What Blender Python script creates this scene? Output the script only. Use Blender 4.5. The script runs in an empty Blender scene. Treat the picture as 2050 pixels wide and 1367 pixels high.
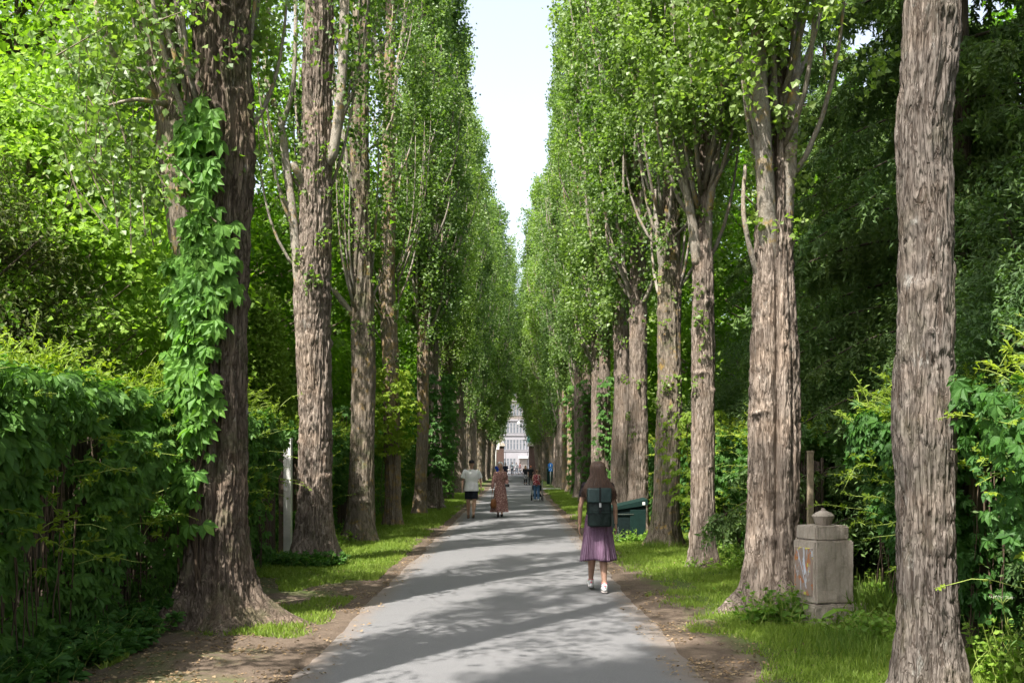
EXPO, SUNE = 1.97, 3.4
import bpy, bmesh, math, random
import numpy as np
from mathutils import Vector, Matrix, Euler

random.seed(5)
RNG = np.random.default_rng(11)
PI = math.pi
F, H, VX, VY = 2000.0, 1.65, 1033.0, 926.0     # focal length in photo pixels, eye height, vanishing point
SC = bpy.context.scene
COL = SC.collection

def X(px, Y): return (px - VX) * Y / F
def Z(py, Y): return H + (VY - py) * Y / F

# ------------------------------------------------------------------ object helpers
def tag(o, label=None, cat=None, group=None, kind=None):
    if label: o['label'] = label
    if cat: o['category'] = cat
    if group: o['group'] = group
    if kind: o['kind'] = kind
    return o

def empty(name, loc, label, cat, group=None, rz=0.0):
    o = bpy.data.objects.new(name, None); COL.objects.link(o)
    o.location = loc; o.rotation_euler = (0, 0, rz); o.empty_display_size = 0.3
    return tag(o, label, cat, group)

def mesh_data(name, V, Fs, mat=None, smooth=False, uv=None):
    """V (n,3) array; Fs: list of (m,k) int arrays"""
    V = np.ascontiguousarray(V, dtype=np.float32)
    if isinstance(Fs, np.ndarray): Fs = [Fs]
    me = bpy.data.meshes.new(name)
    me.vertices.add(len(V)); me.vertices.foreach_set('co', V.ravel())
    nl = sum(f.size for f in Fs); nf = sum(len(f) for f in Fs)
    me.loops.add(nl); me.polygons.add(nf)
    vi = np.concatenate([np.asarray(f, dtype=np.int32).ravel() for f in Fs])
    tot = np.concatenate([np.full(len(f), f.shape[1], dtype=np.int32) for f in Fs])
    st = np.concatenate([[0], np.cumsum(tot)[:-1]]).astype(np.int32)
    me.loops.foreach_set('vertex_index', vi)
    me.polygons.foreach_set('loop_start', st)
    me.polygons.foreach_set('loop_total', tot)
    me.polygons.foreach_set('use_smooth', np.full(nf, smooth, dtype=bool))
    if uv is not None:
        l = me.uv_layers.new(name='UVMap'); l.data.foreach_set('uv', np.ascontiguousarray(uv[vi], dtype=np.float32).ravel())
    me.update(calc_edges=True); me.validate()
    if mat: me.materials.append(mat)
    return me

def obj(name, me, parent=None, loc=None):
    o = bpy.data.objects.new(name, me); COL.objects.link(o)
    if parent: o.parent = parent
    if loc is not None: o.location = loc
    return o

class MB:
    """collects closed primitives"""
    def __init__(s): s.V = []; s.F = {}; s.n = 0; s.U = []
    def add(s, V, *Fs):
        V = np.asarray(V, float); s.V.append(V)
        for f in Fs:
            f = np.asarray(f, int)
            if f.size: s.F.setdefault(f.shape[1], []).append(f + s.n)
        s.n += len(V); return s
    def box(s, c, d, R=None, bev=0.0):
        c = np.array(c, float); d = np.array(d, float) / 2
        if bev <= 0:
            q = np.array([[-1,-1,-1],[1,-1,-1],[1,1,-1],[-1,1,-1],[-1,-1,1],[1,-1,1],[1,1,1],[-1,1,1]], float) * d
            f = [[0,3,2,1],[4,5,6,7],[0,1,5,4],[1,2,6,5],[2,3,7,6],[3,0,4,7]]
            if R is not None: q = q @ np.array(R).T
            return s.add(q + c, f)
        bm = bmesh.new(); bmesh.ops.create_cube(bm, size=1.0)
        for v in bm.verts: v.co = Vector((v.co.x*2*d[0], v.co.y*2*d[1], v.co.z*2*d[2]))
        bmesh.ops.bevel(bm, geom=bm.edges[:], offset=bev, segments=2, affect='EDGES', profile=0.6)
        bm.verts.index_update(); q = np.array([v.co[:] for v in bm.verts])
        if R is not None: q = q @ np.array(R).T
        fd = {}
        for f in bm.faces: fd.setdefault(len(f.verts), []).append([v.index for v in f.verts])
        bm.free()
        return s.add(q + c, *[np.array(v) for v in fd.values()])
    def tube(s, pts, rad, n=8, ell=None):
        P = np.array(pts, float); m = len(P)
        r = np.full(m, rad, float) if np.isscalar(rad) else np.array(rad, float)
        T = np.gradient(P, axis=0); T /= np.linalg.norm(T, axis=1)[:, None] + 1e-9
        ref = np.array([0, 0, 1.0]) if abs(T[:, 2]).mean() < 0.8 else np.array([0, 1.0, 0])
        A = np.cross(T, ref); A /= np.linalg.norm(A, axis=1)[:, None] + 1e-9
        B = np.cross(T, A)
        th = np.arange(n) / n * 2 * PI
        V = P[:, None, :] + r[:, None, None] * (np.cos(th)[None, :, None] * A[:, None, :] + np.sin(th)[None, :, None] * B[:, None, :])
        V = V.reshape(-1, 3)
        i = np.arange(m - 1)[:, None] * n; j = np.arange(n)[None, :]; k = (j + 1) % n
        q = np.stack([i + j, i + n + j, i + n + k, i + k], -1).reshape(-1, 4)
        V = np.vstack([V, P[0], P[-1]])
        a = m * n; jj = np.arange(n); kk = (jj + 1) % n
        c1 = np.stack([np.full(n, a), jj, kk], 1); c2 = np.stack([np.full(n, a + 1), (m-1)*n + kk, (m-1)*n + jj], 1)
        return s.add(V, q, np.vstack([c1, c2]))
    def ell(s, c, r, R=None, nu=16, nv=10):
        u = np.arange(nu) / nu * 2 * PI; v = np.linspace(0, PI, nv + 1)[1:-1]
        V = np.stack([np.sin(v)[:, None] * np.cos(u), np.sin(v)[:, None] * np.sin(u), np.repeat(np.cos(v)[:, None], nu, 1)], -1).reshape(-1, 3)
        V = np.vstack([V, [0, 0, 1], [0, 0, -1]]) * (np.ones(3) * r)
        if R is not None: V = V @ np.array(R).T
        m = nv - 1
        i = np.arange(m - 1)[:, None] * nu; j = np.arange(nu)[None, :]; k = (j + 1) % nu
        q = np.stack([i + j, i + nu + j, i + nu + k, i + k], -1).reshape(-1, 4)
        a = m * nu; jj = np.arange(nu); kk = (jj + 1) % nu
        t = np.vstack([np.stack([np.full(nu, a), jj, kk], 1), np.stack([np.full(nu, a + 1), (m-1)*nu + kk, (m-1)*nu + jj], 1)])
        return s.add(V + np.array(c, float), q, t)
    def loft(s, rings, n=24, fn=None):
        """rings: (z, cx, cy, rx, ry); closed with caps"""
        m = len(rings); th = np.arange(n) / n * 2 * PI; V = []
        for a, (z, cx, cy, rx, ry) in enumerate(rings):
            k = np.ones(n) if fn is None else 1 + fn(th, a / (m - 1))
            V.append(np.stack([cx + rx * np.cos(th) * k, cy + ry * np.sin(th) * k, np.full(n, z)], 1))
        V = np.vstack(V + [np.array([[rings[0][1], rings[0][2], rings[0][0]], [rings[-1][1], rings[-1][2], rings[-1][0]]])])
        up = 1 if rings[-1][0] > rings[0][0] else -1
        i = np.arange(m - 1)[:, None] * n; j = np.arange(n)[None, :]; k = (j + 1) % n
        q = np.stack([i + j, i + k, i + n + k, i + n + j], -1).reshape(-1, 4)
        a = m * n; jj = np.arange(n); kk = (jj + 1) % n
        t = np.vstack([np.stack([np.full(n, a), kk, jj], 1), np.stack([np.full(n, a + 1), (m-1)*n + jj, (m-1)*n + kk], 1)])
        if up < 0: q = q[:, ::-1]; t = t[:, ::-1]
        return s.add(V, q, t)
    def torus(s, c, R0, r0, axis='x', n=28, k=6):
        a = np.arange(n)/n*2*PI; b = np.arange(k)/k*2*PI
        u = (R0 + r0*np.cos(b))[None, :]
        p = np.cos(a)[:, None]*u; q = np.sin(a)[:, None]*u; w = np.repeat((r0*np.sin(b))[None, :], n, 0)
        V = {'x': np.stack([w, p, q], -1), 'y': np.stack([p, w, q], -1), 'z': np.stack([p, q, w], -1)}[axis].reshape(-1, 3)
        i = np.arange(n)[:, None]; j = np.arange(k)[None, :]
        f = np.stack([i*k + j, ((i+1) % n)*k + j, ((i+1) % n)*k + (j+1) % k, i*k + (j+1) % k], -1).reshape(-1, 4)
        return s.add(V + np.array(c, float), f)
    def data(s, name, mat, smooth=False):
        return mesh_data(name, np.vstack(s.V), [np.vstack(v) for v in s.F.values()], mat, smooth)
    def build(s, name, mat, parent=None, smooth=False, loc=None):
        return obj(name, s.data(name, mat, smooth), parent, loc)

def copy_thing(src, loc, rz, sc=1.0, label=None, group=None):
    r = src.copy(); COL.objects.link(r); r.location = loc; r.rotation_euler = (0, 0, rz)
    r.scale = (sc, sc, sc) if np.isscalar(sc) else sc
    if label: r['label'] = label
    if group: r['group'] = group
    for ch in list(src.children):
        c = ch.copy(); COL.objects.link(c); c.parent = r
        for g in ch.children:
            d = g.copy(); COL.objects.link(d); d.parent = c
    return r

# ------------------------------------------------------------------ noise
def _h(ix, iy, iz, s):
    h = (ix * 374761393 + iy * 668265263 + iz * 1274126177 + s * 974634777) & 0xffffffff
    h = ((h ^ (h >> 13)) * 1274126177) & 0xffffffff
    return ((h ^ (h >> 16)) & 0xffff) / 32767.5 - 1.0
def vn(x, y, z, s=0):
    x, y, z = np.broadcast_arrays(x, y, z)
    ix, iy, iz = np.floor(x).astype(np.int64), np.floor(y).astype(np.int64), np.floor(z).astype(np.int64)
    fx, fy, fz = x - ix, y - iy, z - iz
    fx, fy, fz = fx*fx*(3-2*fx), fy*fy*(3-2*fy), fz*fz*(3-2*fz)
    def L(a, b, t): return a + (b - a) * t
    c = [[[_h(ix+a, iy+b, iz+d, s) for d in (0, 1)] for b in (0, 1)] for a in (0, 1)]
    return L(L(L(c[0][0][0], c[1][0][0], fx), L(c[0][1][0], c[1][1][0], fx), fy),
             L(L(c[0][0][1], c[1][0][1], fx), L(c[0][1][1], c[1][1][1], fx), fy), fz)

# ------------------------------------------------------------------ materials
def new_mat(name):
    m = bpy.data.materials.new(name); m.use_nodes = True
    nt = m.node_tree; nt.nodes.clear()
    out = nt.nodes.new('ShaderNodeOutputMaterial')
    return m, nt, out
def N(nt, typ, **kw):
    n = nt.nodes.new(typ)
    for k, v in kw.items():
        if k.startswith('i_'):
            key = k[2:]; key = int(key) if key.isdigit() else key.replace('_', ' ')
            n.inputs[key].default_value = v
        else: setattr(n, k, v)
    return n
def ramp(nt, stops, fac=None):
    r = nt.nodes.new('ShaderNodeValToRGB'); cr = r.color_ramp
    while len(cr.elements) < len(stops): cr.elements.new(0.5)
    for e, (p, c) in zip(cr.elements, stops):
        e.position = p; e.color = (*c, 1) if len(c) == 3 else c
    if fac is not None: nt.links.new(fac, r.inputs[0])
    return r
def mixc(nt, fac, a, b, blend='MIX'):
    m = nt.nodes.new('ShaderNodeMix'); m.data_type = 'RGBA'; m.blend_type = blend
    for s, v in ((m.inputs[0], fac), (m.inputs[6], a), (m.inputs[7], b)):
        if hasattr(v, 'links'): nt.links.new(v, s)
        else: s.default_value = v if not isinstance(v, tuple) else ((*v, 1) if len(v) == 3 else v)
    return m.outputs[2]
def mathn(nt, op, a, b=0.0, clamp=False):
    m = nt.nodes.new('ShaderNodeMath'); m.operation = op; m.use_clamp = clamp
    for s, v in ((m.inputs[0], a), (m.inputs[1], b)):
        if hasattr(v, 'links'): nt.links.new(v, s)
        else: s.default_value = v
    return m.outputs[0]
def coords(nt, scale=(1, 1, 1), out='Object'):
    tc = nt.nodes.new('ShaderNodeTexCoord'); mp = nt.nodes.new('ShaderNodeMapping')
    mp.inputs['Scale'].default_value = scale
    nt.links.new(tc.outputs[out], mp.inputs[0]); return mp.outputs[0]
def noise(nt, co, scale, detail=4, rough=0.6, dist=0.0):
    n = N(nt, 'ShaderNodeTexNoise', i_Scale=scale, i_Detail=detail, i_Roughness=rough, i_Distortion=dist)
    nt.links.new(co, n.inputs['Vector']); return n.outputs['Fac']
def principled(nt, out, col, rough=0.8, spec=0.3, metal=0.0, bump=None, bstr=0.3, bdist=0.01):
    p = nt.nodes.new('ShaderNodeBsdfPrincipled')
    if hasattr(col, 'links'): nt.links.new(col, p.inputs['Base Color'])
    else: p.inputs['Base Color'].default_value = (*col, 1)
    if hasattr(rough, 'links'): nt.links.new(rough, p.inputs['Roughness'])
    else: p.inputs['Roughness'].default_value = rough
    p.inputs['Specular IOR Level'].default_value = spec; p.inputs['Metallic'].default_value = metal
    if bump is not None:
        b = N(nt, 'ShaderNodeBump', i_Strength=bstr, i_Distance=bdist)
        nt.links.new(bump, b.inputs['Height']); nt.links.new(b.outputs[0], p.inputs['Normal'])
    nt.links.new(p.outputs[0], out.inputs[0]); return p

def plain(name, col, rough=0.7, var=0.15, scale=12, spec=0.3, metal=0.0, bstr=0.15):
    m, nt, out = new_mat(name)
    n = noise(nt, coords(nt), scale, 5, 0.65)
    c = ramp(nt, [(0.25, tuple(max(0, x*(1-var)) for x in col)), (0.75, tuple(min(1, x*(1+var)) for x in col))], n)
    principled(nt, out, c.outputs[0], rough, spec, metal, n, bstr, 0.004)
    return m

def leaf_mat(name, cols, trans=0.4, tmul=(1.7, 1.9, 0.7), rough=0.55, spec=0.22, yellow=None):
    """real leaf colours vary from leaf to leaf (random per island) and from plant to plant"""
    m, nt, out = new_mat(name)
    g = nt.nodes.new('ShaderNodeNewGeometry'); oi = nt.nodes.new('ShaderNodeObjectInfo')
    k = len(cols)
    r = ramp(nt, [(i / (k - 1) if k > 1 else 0, c) for i, c in enumerate(cols)], g.outputs['Random Per Island'])
    n = noise(nt, coords(nt), 0.9, 3, 0.6)
    c = mixc(nt, mathn(nt, 'MULTIPLY', n, 0.55), r.outputs[0], yellow or tuple(min(1, x) for x in (cols[-1][0]*1.35, cols[-1][1]*1.2, cols[-1][2]*0.8)))
    hs = nt.nodes.new('ShaderNodeHueSaturation')
    nt.links.new(c, hs.inputs['Color'])
    mr = N(nt, 'ShaderNodeMapRange'); nt.links.new(oi.outputs['Random'], mr.inputs[0])
    mr.inputs[3].default_value = 0.74; mr.inputs[4].default_value = 1.26
    nt.links.new(mr.outputs[0], hs.inputs['Value'])
    mr2 = N(nt, 'ShaderNodeMapRange'); nt.links.new(oi.outputs['Random'], mr2.inputs[0])
    mr2.inputs[3].default_value = 0.512; mr2.inputs[4].default_value = 0.488
    nt.links.new(mr2.outputs[0], hs.inputs['Hue'])
    col = hs.outputs[0]
    p = nt.nodes.new('ShaderNodeBsdfPrincipled'); nt.links.new(col, p.inputs['Base Color'])
    p.inputs['Roughness'].default_value = rough; p.inputs['Specular IOR Level'].default_value = spec
    t = nt.nodes.new('ShaderNodeBsdfTranslucent')
    tc = mixc(nt, 1.0, col, tmul, 'MULTIPLY'); nt.links.new(tc, t.inputs[0])
    mx = nt.nodes.new('ShaderNodeMixShader'); mx.inputs[0].default_value = trans
    nt.links.new(p.outputs[0], mx.inputs[1]); nt.links.new(t.outputs[0], mx.inputs[2])
    nt.links.new(mx.outputs[0], out.inputs[0]); return m

def bark_mat(name, dark, mid, light, zs=0.11, lichen=0.0, moss=0.0, scale=1.0, bs=0.8):
    m, nt, out = new_mat(name)
    co = coords(nt, (1, 1, zs)); co1 = coords(nt)
    big = noise(nt, co1, 1.7, 4); plate = noise(nt, co, 24*scale, 6, .7, .5)
    ln = []
    for sc_, wd in ((13, .035), (27, .05)):      # dark furrows: the zero lines of two stretched noises
        n = noise(nt, co, sc_*scale, 4, .55, .7)
        a = mathn(nt, 'ABSOLUTE', mathn(nt, 'SUBTRACT', n, .5)); ln.append(mathn(nt, 'MULTIPLY', a, 1/wd, True))
    fis = mathn(nt, 'MULTIPLY', ln[0], mathn(nt, 'ADD', mathn(nt, 'MULTIPLY', ln[1], .6), .4))
    hgt = mathn(nt, 'ADD', mathn(nt, 'MULTIPLY', fis, .7), mathn(nt, 'MULTIPLY', plate, .5))
    c = ramp(nt, [(.25, tuple(x*.72 for x in mid)), (.5, mid), (.78, light)], plate).outputs[0]
    c = mixc(nt, mathn(nt, 'MULTIPLY', mathn(nt, 'SUBTRACT', 1.0, fis), .9), c, dark)
    tint = ramp(nt, [(.3, (.78, .76, .76)), (.5, (1, .98, .96)), (.72, (1.15, 1.04, .93))], big).outputs[0]
    c = mixc(nt, 1.0, c, tint, 'MULTIPLY')
    st = noise(nt, coords(nt, (1, 1, .35)), 5, 5, .7)
    c = mixc(nt, mathn(nt, 'MULTIPLY', ramp(nt, [(.56, (0, 0, 0)), (.68, (1, 1, 1))], st).outputs[0], .45), c, tuple(x*.45 for x in mid))
    pl = noise(nt, coords(nt, (1, 1, .5)), 8, 6, .75)
    c = mixc(nt, mathn(nt, 'MULTIPLY', ramp(nt, [(.6, (0, 0, 0)), (.7, (1, 1, 1))], pl).outputs[0], .4), c, (.40, .40, .37))
    if lichen > 0:
        lm = ramp(nt, [(0.60 - lichen*0.12, (0, 0, 0)), (0.66, (1, 1, 1))], noise(nt, co1, 4.5, 6, 0.75)).outputs[0]
        c = mixc(nt, mathn(nt, 'MULTIPLY', lm, 0.75), c, (0.36, 0.23, 0.06))
    if moss > 0:
        mm = ramp(nt, [(0.5, (0, 0, 0)), (0.62, (1, 1, 1))], noise(nt, co1, 3.1, 6, 0.7)).outputs[0]
        c = mixc(nt, mathn(nt, 'MULTIPLY', mm, moss), c, (0.075, 0.095, 0.035))
    principled(nt, out, c, 0.92, 0.12, 0, hgt, bs, 0.018)
    return m

M = {}
M['bark'] = bark_mat('poplar_bark', (0.06, 0.042, 0.03), (0.225, 0.186, 0.156), (0.39, 0.338, 0.29))
M['bark_dark'] = bark_mat('poplar_bark_brown', (0.05, 0.038, 0.029), (0.14, 0.11, 0.087), (0.26, 0.215, 0.18), moss=0.3)
M['bark_lichen'] = bark_mat('poplar_bark_lichen', (0.11, 0.085, 0.062), (0.25, 0.205, 0.165), (0.39, 0.34, 0.285), lichen=1.0)
M['bark_moss'] = bark_mat('poplar_bark_mossy', (0.085, 0.068, 0.05), (0.2, 0.168, 0.135), (0.33, 0.29, 0.245), moss=0.5, lichen=0.3)
M['bark_grey_shade'] = bark_mat('poplar_bark_grey_shade', (.04, .029, .022), (.135, .117, .104), (.25, .222, .20), moss=.12)  # grey bark of the nearest right trunk, darkened in colour for its shade
M['limb'] = bark_mat('young_bark', (0.15, 0.13, 0.105), (0.27, 0.245, 0.21), (0.38, 0.35, 0.31), zs=0.5, lichen=0.4, bs=0.35)
M['twig'] = plain('twig_bark', (0.16, 0.13, 0.09), 0.85)
M['dark_twig'] = plain('dark_twig_bark', (0.055, 0.042, 0.03), 0.9)
M['vine'] = plain('vine_stem', (0.085, 0.06, 0.04), 0.9)
M['green_stem'] = plain('green_stem', (0.20, 0.26, 0.05), 0.6)
M['pop_leaf'] = leaf_mat('poplar_leaf', [(0.046, 0.109, 0.023), (0.068, 0.149, 0.029), (0.093, 0.185, 0.036), (0.155, 0.216, 0.103)], 0.38, rough=.45, spec=.4)
M['pop_leaf_warm'] = leaf_mat('poplar_leaf_fresh', [(0.057, 0.124, 0.019), (0.085, 0.171, 0.024), (0.124, 0.214, 0.028), (0.162, 0.228, 0.105)], 0.42, rough=.45, spec=.4)
M['lime_leaf'] = leaf_mat('lime_leaf', [(0.056, 0.128, 0.015), (0.087, 0.184, 0.018), (0.133, 0.24, 0.024)], 0.48)
M['yew_leaf'] = leaf_mat('yew_needle', [(0.036, 0.072, 0.021), (0.058, 0.104, 0.029), (0.098, 0.13, 0.039)], 0.2, yellow=(0.12, 0.085, 0.03))
M['yew_bright'] = leaf_mat('golden_yew_needle', [(0.09, 0.163, 0.033), (0.138, 0.235, 0.046), (0.195, 0.293, 0.057)], 0.3)
M['spruce_leaf'] = leaf_mat('hemlock_needle', [(0.043, 0.115, 0.04), (0.069, 0.166, 0.052), (0.115, 0.216, 0.061)], 0.3, yellow=(0.12, 0.09, 0.03))
M['creeper'] = leaf_mat('creeper_leaf', [(0.032, 0.09, 0.025), (0.05, 0.131, 0.031), (0.077, 0.171, 0.032)], 0.33)
M['creeper_sun'] = leaf_mat('sunlit_creeper_leaf', [(0.03, 0.10, 0.024), (0.07, 0.18, 0.033), (0.11, 0.23, 0.04)], 0.36)  # lighter leaf copy; sunlight on the trunk creeper is put into the colour
M['creeper_young'] = leaf_mat('young_creeper_leaf', [(0.12, 0.22, 0.02), (0.17, 0.27, 0.028), (0.22, 0.3, 0.035)], 0.5, (1.4, 1.4, 0.6))
M['grass'] = leaf_mat('grass_blade', [(0.064, 0.135, 0.019), (0.108, 0.194, 0.029), (0.183, 0.247, 0.054)], 0.35)
M['weed'] = leaf_mat('weed_leaf', [(0.072, 0.156, 0.026), (0.108, 0.216, 0.036), (0.168, 0.276, 0.048)], 0.4)
M['flower'] = plain('white_umbel', (0.7, 0.72, 0.6), 0.8)
M['litter'] = leaf_mat('dry_leaf', [(0.10, 0.06, 0.03), (0.2, 0.13, 0.075), (0.3, 0.22, 0.14)], 0.1, yellow=(0.26, 0.18, 0.1))
# ------------------------------------------------------------------ leaves
def unit(v): return v / (np.linalg.norm(v, axis=-1, keepdims=True) + 1e-9)
T_KITE = (np.array([[0, 0, 0], [.38, .46, .10], [1, 0, -.05], [.38, -.46, .10]]), np.array([[0, 1, 2], [0, 2, 3]])[:, ::-1])
T_NEEDLE = (np.array([[0, 0, 0], [.4, .17, .03], [1, 0, 0], [.4, -.17, .03]]), np.array([[0, 3, 2, 1]]))
T_BLADE = (np.array([[0, .06, 0], [0, -.06, 0], [.55, .035, .05], [.55, -.035, .05], [1, 0, .2]]), np.array([[0, 1, 3], [0, 3, 2], [2, 3, 4]]))
def _leaflet(L=1.0, w=.42, ang=0.0, droop=.15):
    p = np.array([[0, 0, 0], [.28, w*.62, .06], [.62, w*.92, .07], [1, 0, -droop], [.62, -w*.92, .07], [.28, -w*.62, .06], [.5, 0, -.02]]) 
    p[:, :2] *= L; p[:, 1] *= 0.55
    p[:, 0] += .06
    c, s = math.cos(ang), math.sin(ang)
    return np.stack([p[:, 0]*c - p[:, 1]*s, p[:, 0]*s + p[:, 1]*c, p[:, 2]*L - .10*abs(ang)], 1)
def _creeper_t(angs, Ls):
    V = np.vstack([_leaflet(L, .46, a) for a, L in zip(angs, Ls)])
    f = np.array([[0, 6, 2, 1], [6, 3, 3, 2], [0, 5, 4, 6], [6, 4, 3, 3]])
    tri = np.array([[0, 6, 1], [1, 6, 2], [2, 6, 3], [0, 5, 6], [5, 4, 6], [4, 3, 6]])[:, ::-1]
    return V, np.vstack([tri + 7*i for i in range(len(angs))])
T_CREEP = _creeper_t([-1.35, -.68, 0, .68, 1.35], [.62, .9, 1, .9, .62])
T_SHOOT = _creeper_t([-1.0, 0, 1.0], [.6, 1, .6])
T_MAPLE = (np.array([[0, 0, 0], [.12, .5, .05], [.42, .24, .0], [1, 0, -.1], [.42, -.24, .0], [.12, -.5, .05]]), np.array([[0, 3, 2], [0, 2, 1], [0, 5, 4], [0, 4, 3]]))

def scatter(tpl, pos, d, nrm, s):
    T, Fc = tpl; d = unit(d); y = unit(np.cross(nrm, d)); z = np.cross(d, y)
    s = np.broadcast_to(s, (len(pos),))[:, None, None]
    V = pos[:, None, :] + s * (T[None, :, 0:1] * d[:, None, :] + T[None, :, 1:2] * y[:, None, :] + T[None, :, 2:3] * z[:, None, :])
    Fa = (Fc[None] + (np.arange(len(pos)) * len(T))[:, None, None]).reshape(-1, Fc.shape[1])
    return V.reshape(-1, 3), Fa
def leaf_mesh(name, tpl, pos, d, nrm, s, mat): 
    V, Fa = scatter(tpl, pos, d, nrm, s); return mesh_data(name, V, Fa, mat)
def join(*vf):
    V = []; Fa = []; n = 0
    for v, f in vf: V.append(v); Fa.append(f + n); n += len(v)
    return np.vstack(V), np.vstack(Fa)
def rnd_dir(n, rng, up=0.0):
    v = rng.normal(size=(n, 3)); v[:, 2] += up; return unit(v)

# ------------------------------------------------------------------ trunks
def prof(Y, rows, yoff=0.0):
    """outline rows (py, left px, right px) -> (z, cx, cy, r)"""
    return [(Z(py, Y), X((a+b)/2, Y), Y + yoff, (b-a)/2*Y/F) for py, a, b in rows]

def trunk_geo(pf, base, ztop, seed, nth=96, dz=0.03, zfine=7.0, flare=0.7, bark=0.022, flute=0.09, burl=6, rtop=0.05, lobes=None, ztip=None, cut=None):
    """fluted and burred old poplar trunk with root flare; local to base"""
    rng = np.random.default_rng(seed)
    pf = sorted(pf); zz = np.array([p[0] for p in pf]); 
    cx = np.array([p[1] for p in pf]) - base[0]; cy = np.array([p[2] for p in pf]) - base[1]; rr = np.array([p[3] for p in pf])
    z = np.concatenate([np.arange(-0.2, min(zfine, ztop), dz), np.arange(min(zfine, ztop), ztop, 0.25), [ztop]])
    zl = zz[-1]
    def itp(a, end):
        b = np.append(a, end); q = np.append(zz, ztop) if ztop > zl + .1 else zz
        b = b if ztop > zl + .1 else a
        y = np.interp(z, q, b); k = max(3, int(0.35/dz)) | 1
        ker = np.hanning(k + 2)[1:-1]; ker /= ker.sum()
        nf = int(((z < zfine)).sum()); yy = y.copy(); yp = np.pad(y, k//2, mode='edge')
        sm = np.convolve(yp, ker, 'valid'); yy[:max(0, nf-k)] = sm[:max(0, nf-k)]; return yy
    CX = itp(cx, cx[-1]*0.6); CY = itp(cy, cy[-1]); R = itp(rr, rtop)
    th = np.arange(nth) / nth * 2 * PI
    c, s = np.cos(th)[None, :], np.sin(th)[None, :]; zc = z[:, None]
    o = rng.uniform(0, 50, 3)
    fl = vn(c*1.35+o[0], s*1.35+o[1], zc*0.35, seed) * 1.0 + 0.55*vn(c*3+o[1], s*3+o[2], zc*0.5+7, seed+1)
    rad = R[:, None] * (1 + flute*fl)
    lob = 0.5 + 0.9*vn(c*2.2+o[2], s*2.2+o[0], zc*0.15+3, seed+2)
    fz = np.exp(-np.clip(zc, 0, None)/0.28)
    rad += R[:, None] * flare * fz * np.clip(0.45 + lob, 0.05, 2.0)
    if lobes:
        for ta, amp, wd, hh in lobes:
            dd = np.angle(np.exp(1j*(th - ta)))[None, :]
            rad += amp*np.exp(-(dd/wd)**2)*np.exp(-np.clip(zc, 0, None)/hh)
    rad *= 1 + .045*vn(c*.8 + o[1], s*.8, zc*.8, seed+15)
    for _ in range(26):     # small knots and healed buds
        t0 = rng.uniform(0, 2*PI); z0 = rng.uniform(0.2, 7); a = rng.uniform(.012, .034); wt = rng.uniform(.06, .16); wz = rng.uniform(.018, .05)
        dd = np.angle(np.exp(1j*(th - t0)))[None, :]
        e = np.exp(-(dd/wt)**2 - ((zc - z0)/wz)**2); rad += a*e*(1.2 - 1.1*np.exp(-(dd/wt*2.2)**2 - ((zc - z0)/wz*2.2)**2))
    for _ in range(burl):
        t0 = rng.uniform(0, 2*PI); z0 = rng.uniform(0.4, 6.5); a = rng.uniform(.012, .045); wt = rng.uniform(.25, .7); wz = rng.uniform(.03, .09)
        dd = np.angle(np.exp(1j*(th - t0)))[None, :]
        rad += a*np.exp(-(dd/wt)**2 - ((zc - z0 - .02*np.sin(5*dd))/wz)**2)
        rad -= a*.5*np.exp(-(dd/wt)**2 - ((zc - z0 - wz*1.3)/wz/.7)**2)
    # braided bark ridges
    q = R[:, None]; wx = 0.22*vn(c*q*9+5, s*q*9, zc*3.1, seed+5); 
    def ridge(k, kz, sd):
        n = vn(c*q*k + wx*k*.16 + o[0], s*q*k - wx*k*.16 + o[1], zc*kz + wx*1.3, sd); return 1 - np.abs(n)*2
    brk = np.clip(vn(c*q*14, s*q*14, zc*9, seed+9)*1.6, -1, .4)
    b = np.clip(ridge(19, 3.2, seed+6), -.7, 1)*0.6 + np.clip(ridge(36, 8.0, seed+7), -.6, 1)*.42 + 0.32*vn(c*q*60, s*q*60, zc*30, seed+8) + .3*brk
    def crack(k, kz, wd, sd):   # narrow furrows that braid up the trunk
        n = vn(c*q*k + o[0] + wx*1.1, s*q*k + o[1] - wx*1.1, zc*kz + wx, sd) + .35*vn(c*q*k*2.3, s*q*k*2.3, zc*kz*2.6, sd+1); return np.exp(-(n/wd)**2)
    ck = np.maximum(crack(15, 1.5, .17, seed+20), .8*crack(29, 3.6, .17, seed+22))
    bk = bark * np.where(zc < 9, 1.0, 0.5)
    rad += bk * (.5*b - .95*ck + .3)
    Vx = CX[:, None] + rad*c; Vy = CY[:, None] + rad*s
    Vz = np.repeat(zc, nth, 1)
    V = np.stack([Vx, Vy, Vz], -1).reshape(-1, 3)
    m = len(z); i = np.arange(m-1)[:, None]*nth; j = np.arange(nth)[None, :]; k = (j+1) % nth
    Q = np.stack([i+j, i+k, i+nth+k, i+nth+j], -1).reshape(-1, 4)
    return V, Q, (z, CX, CY, R)

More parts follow.
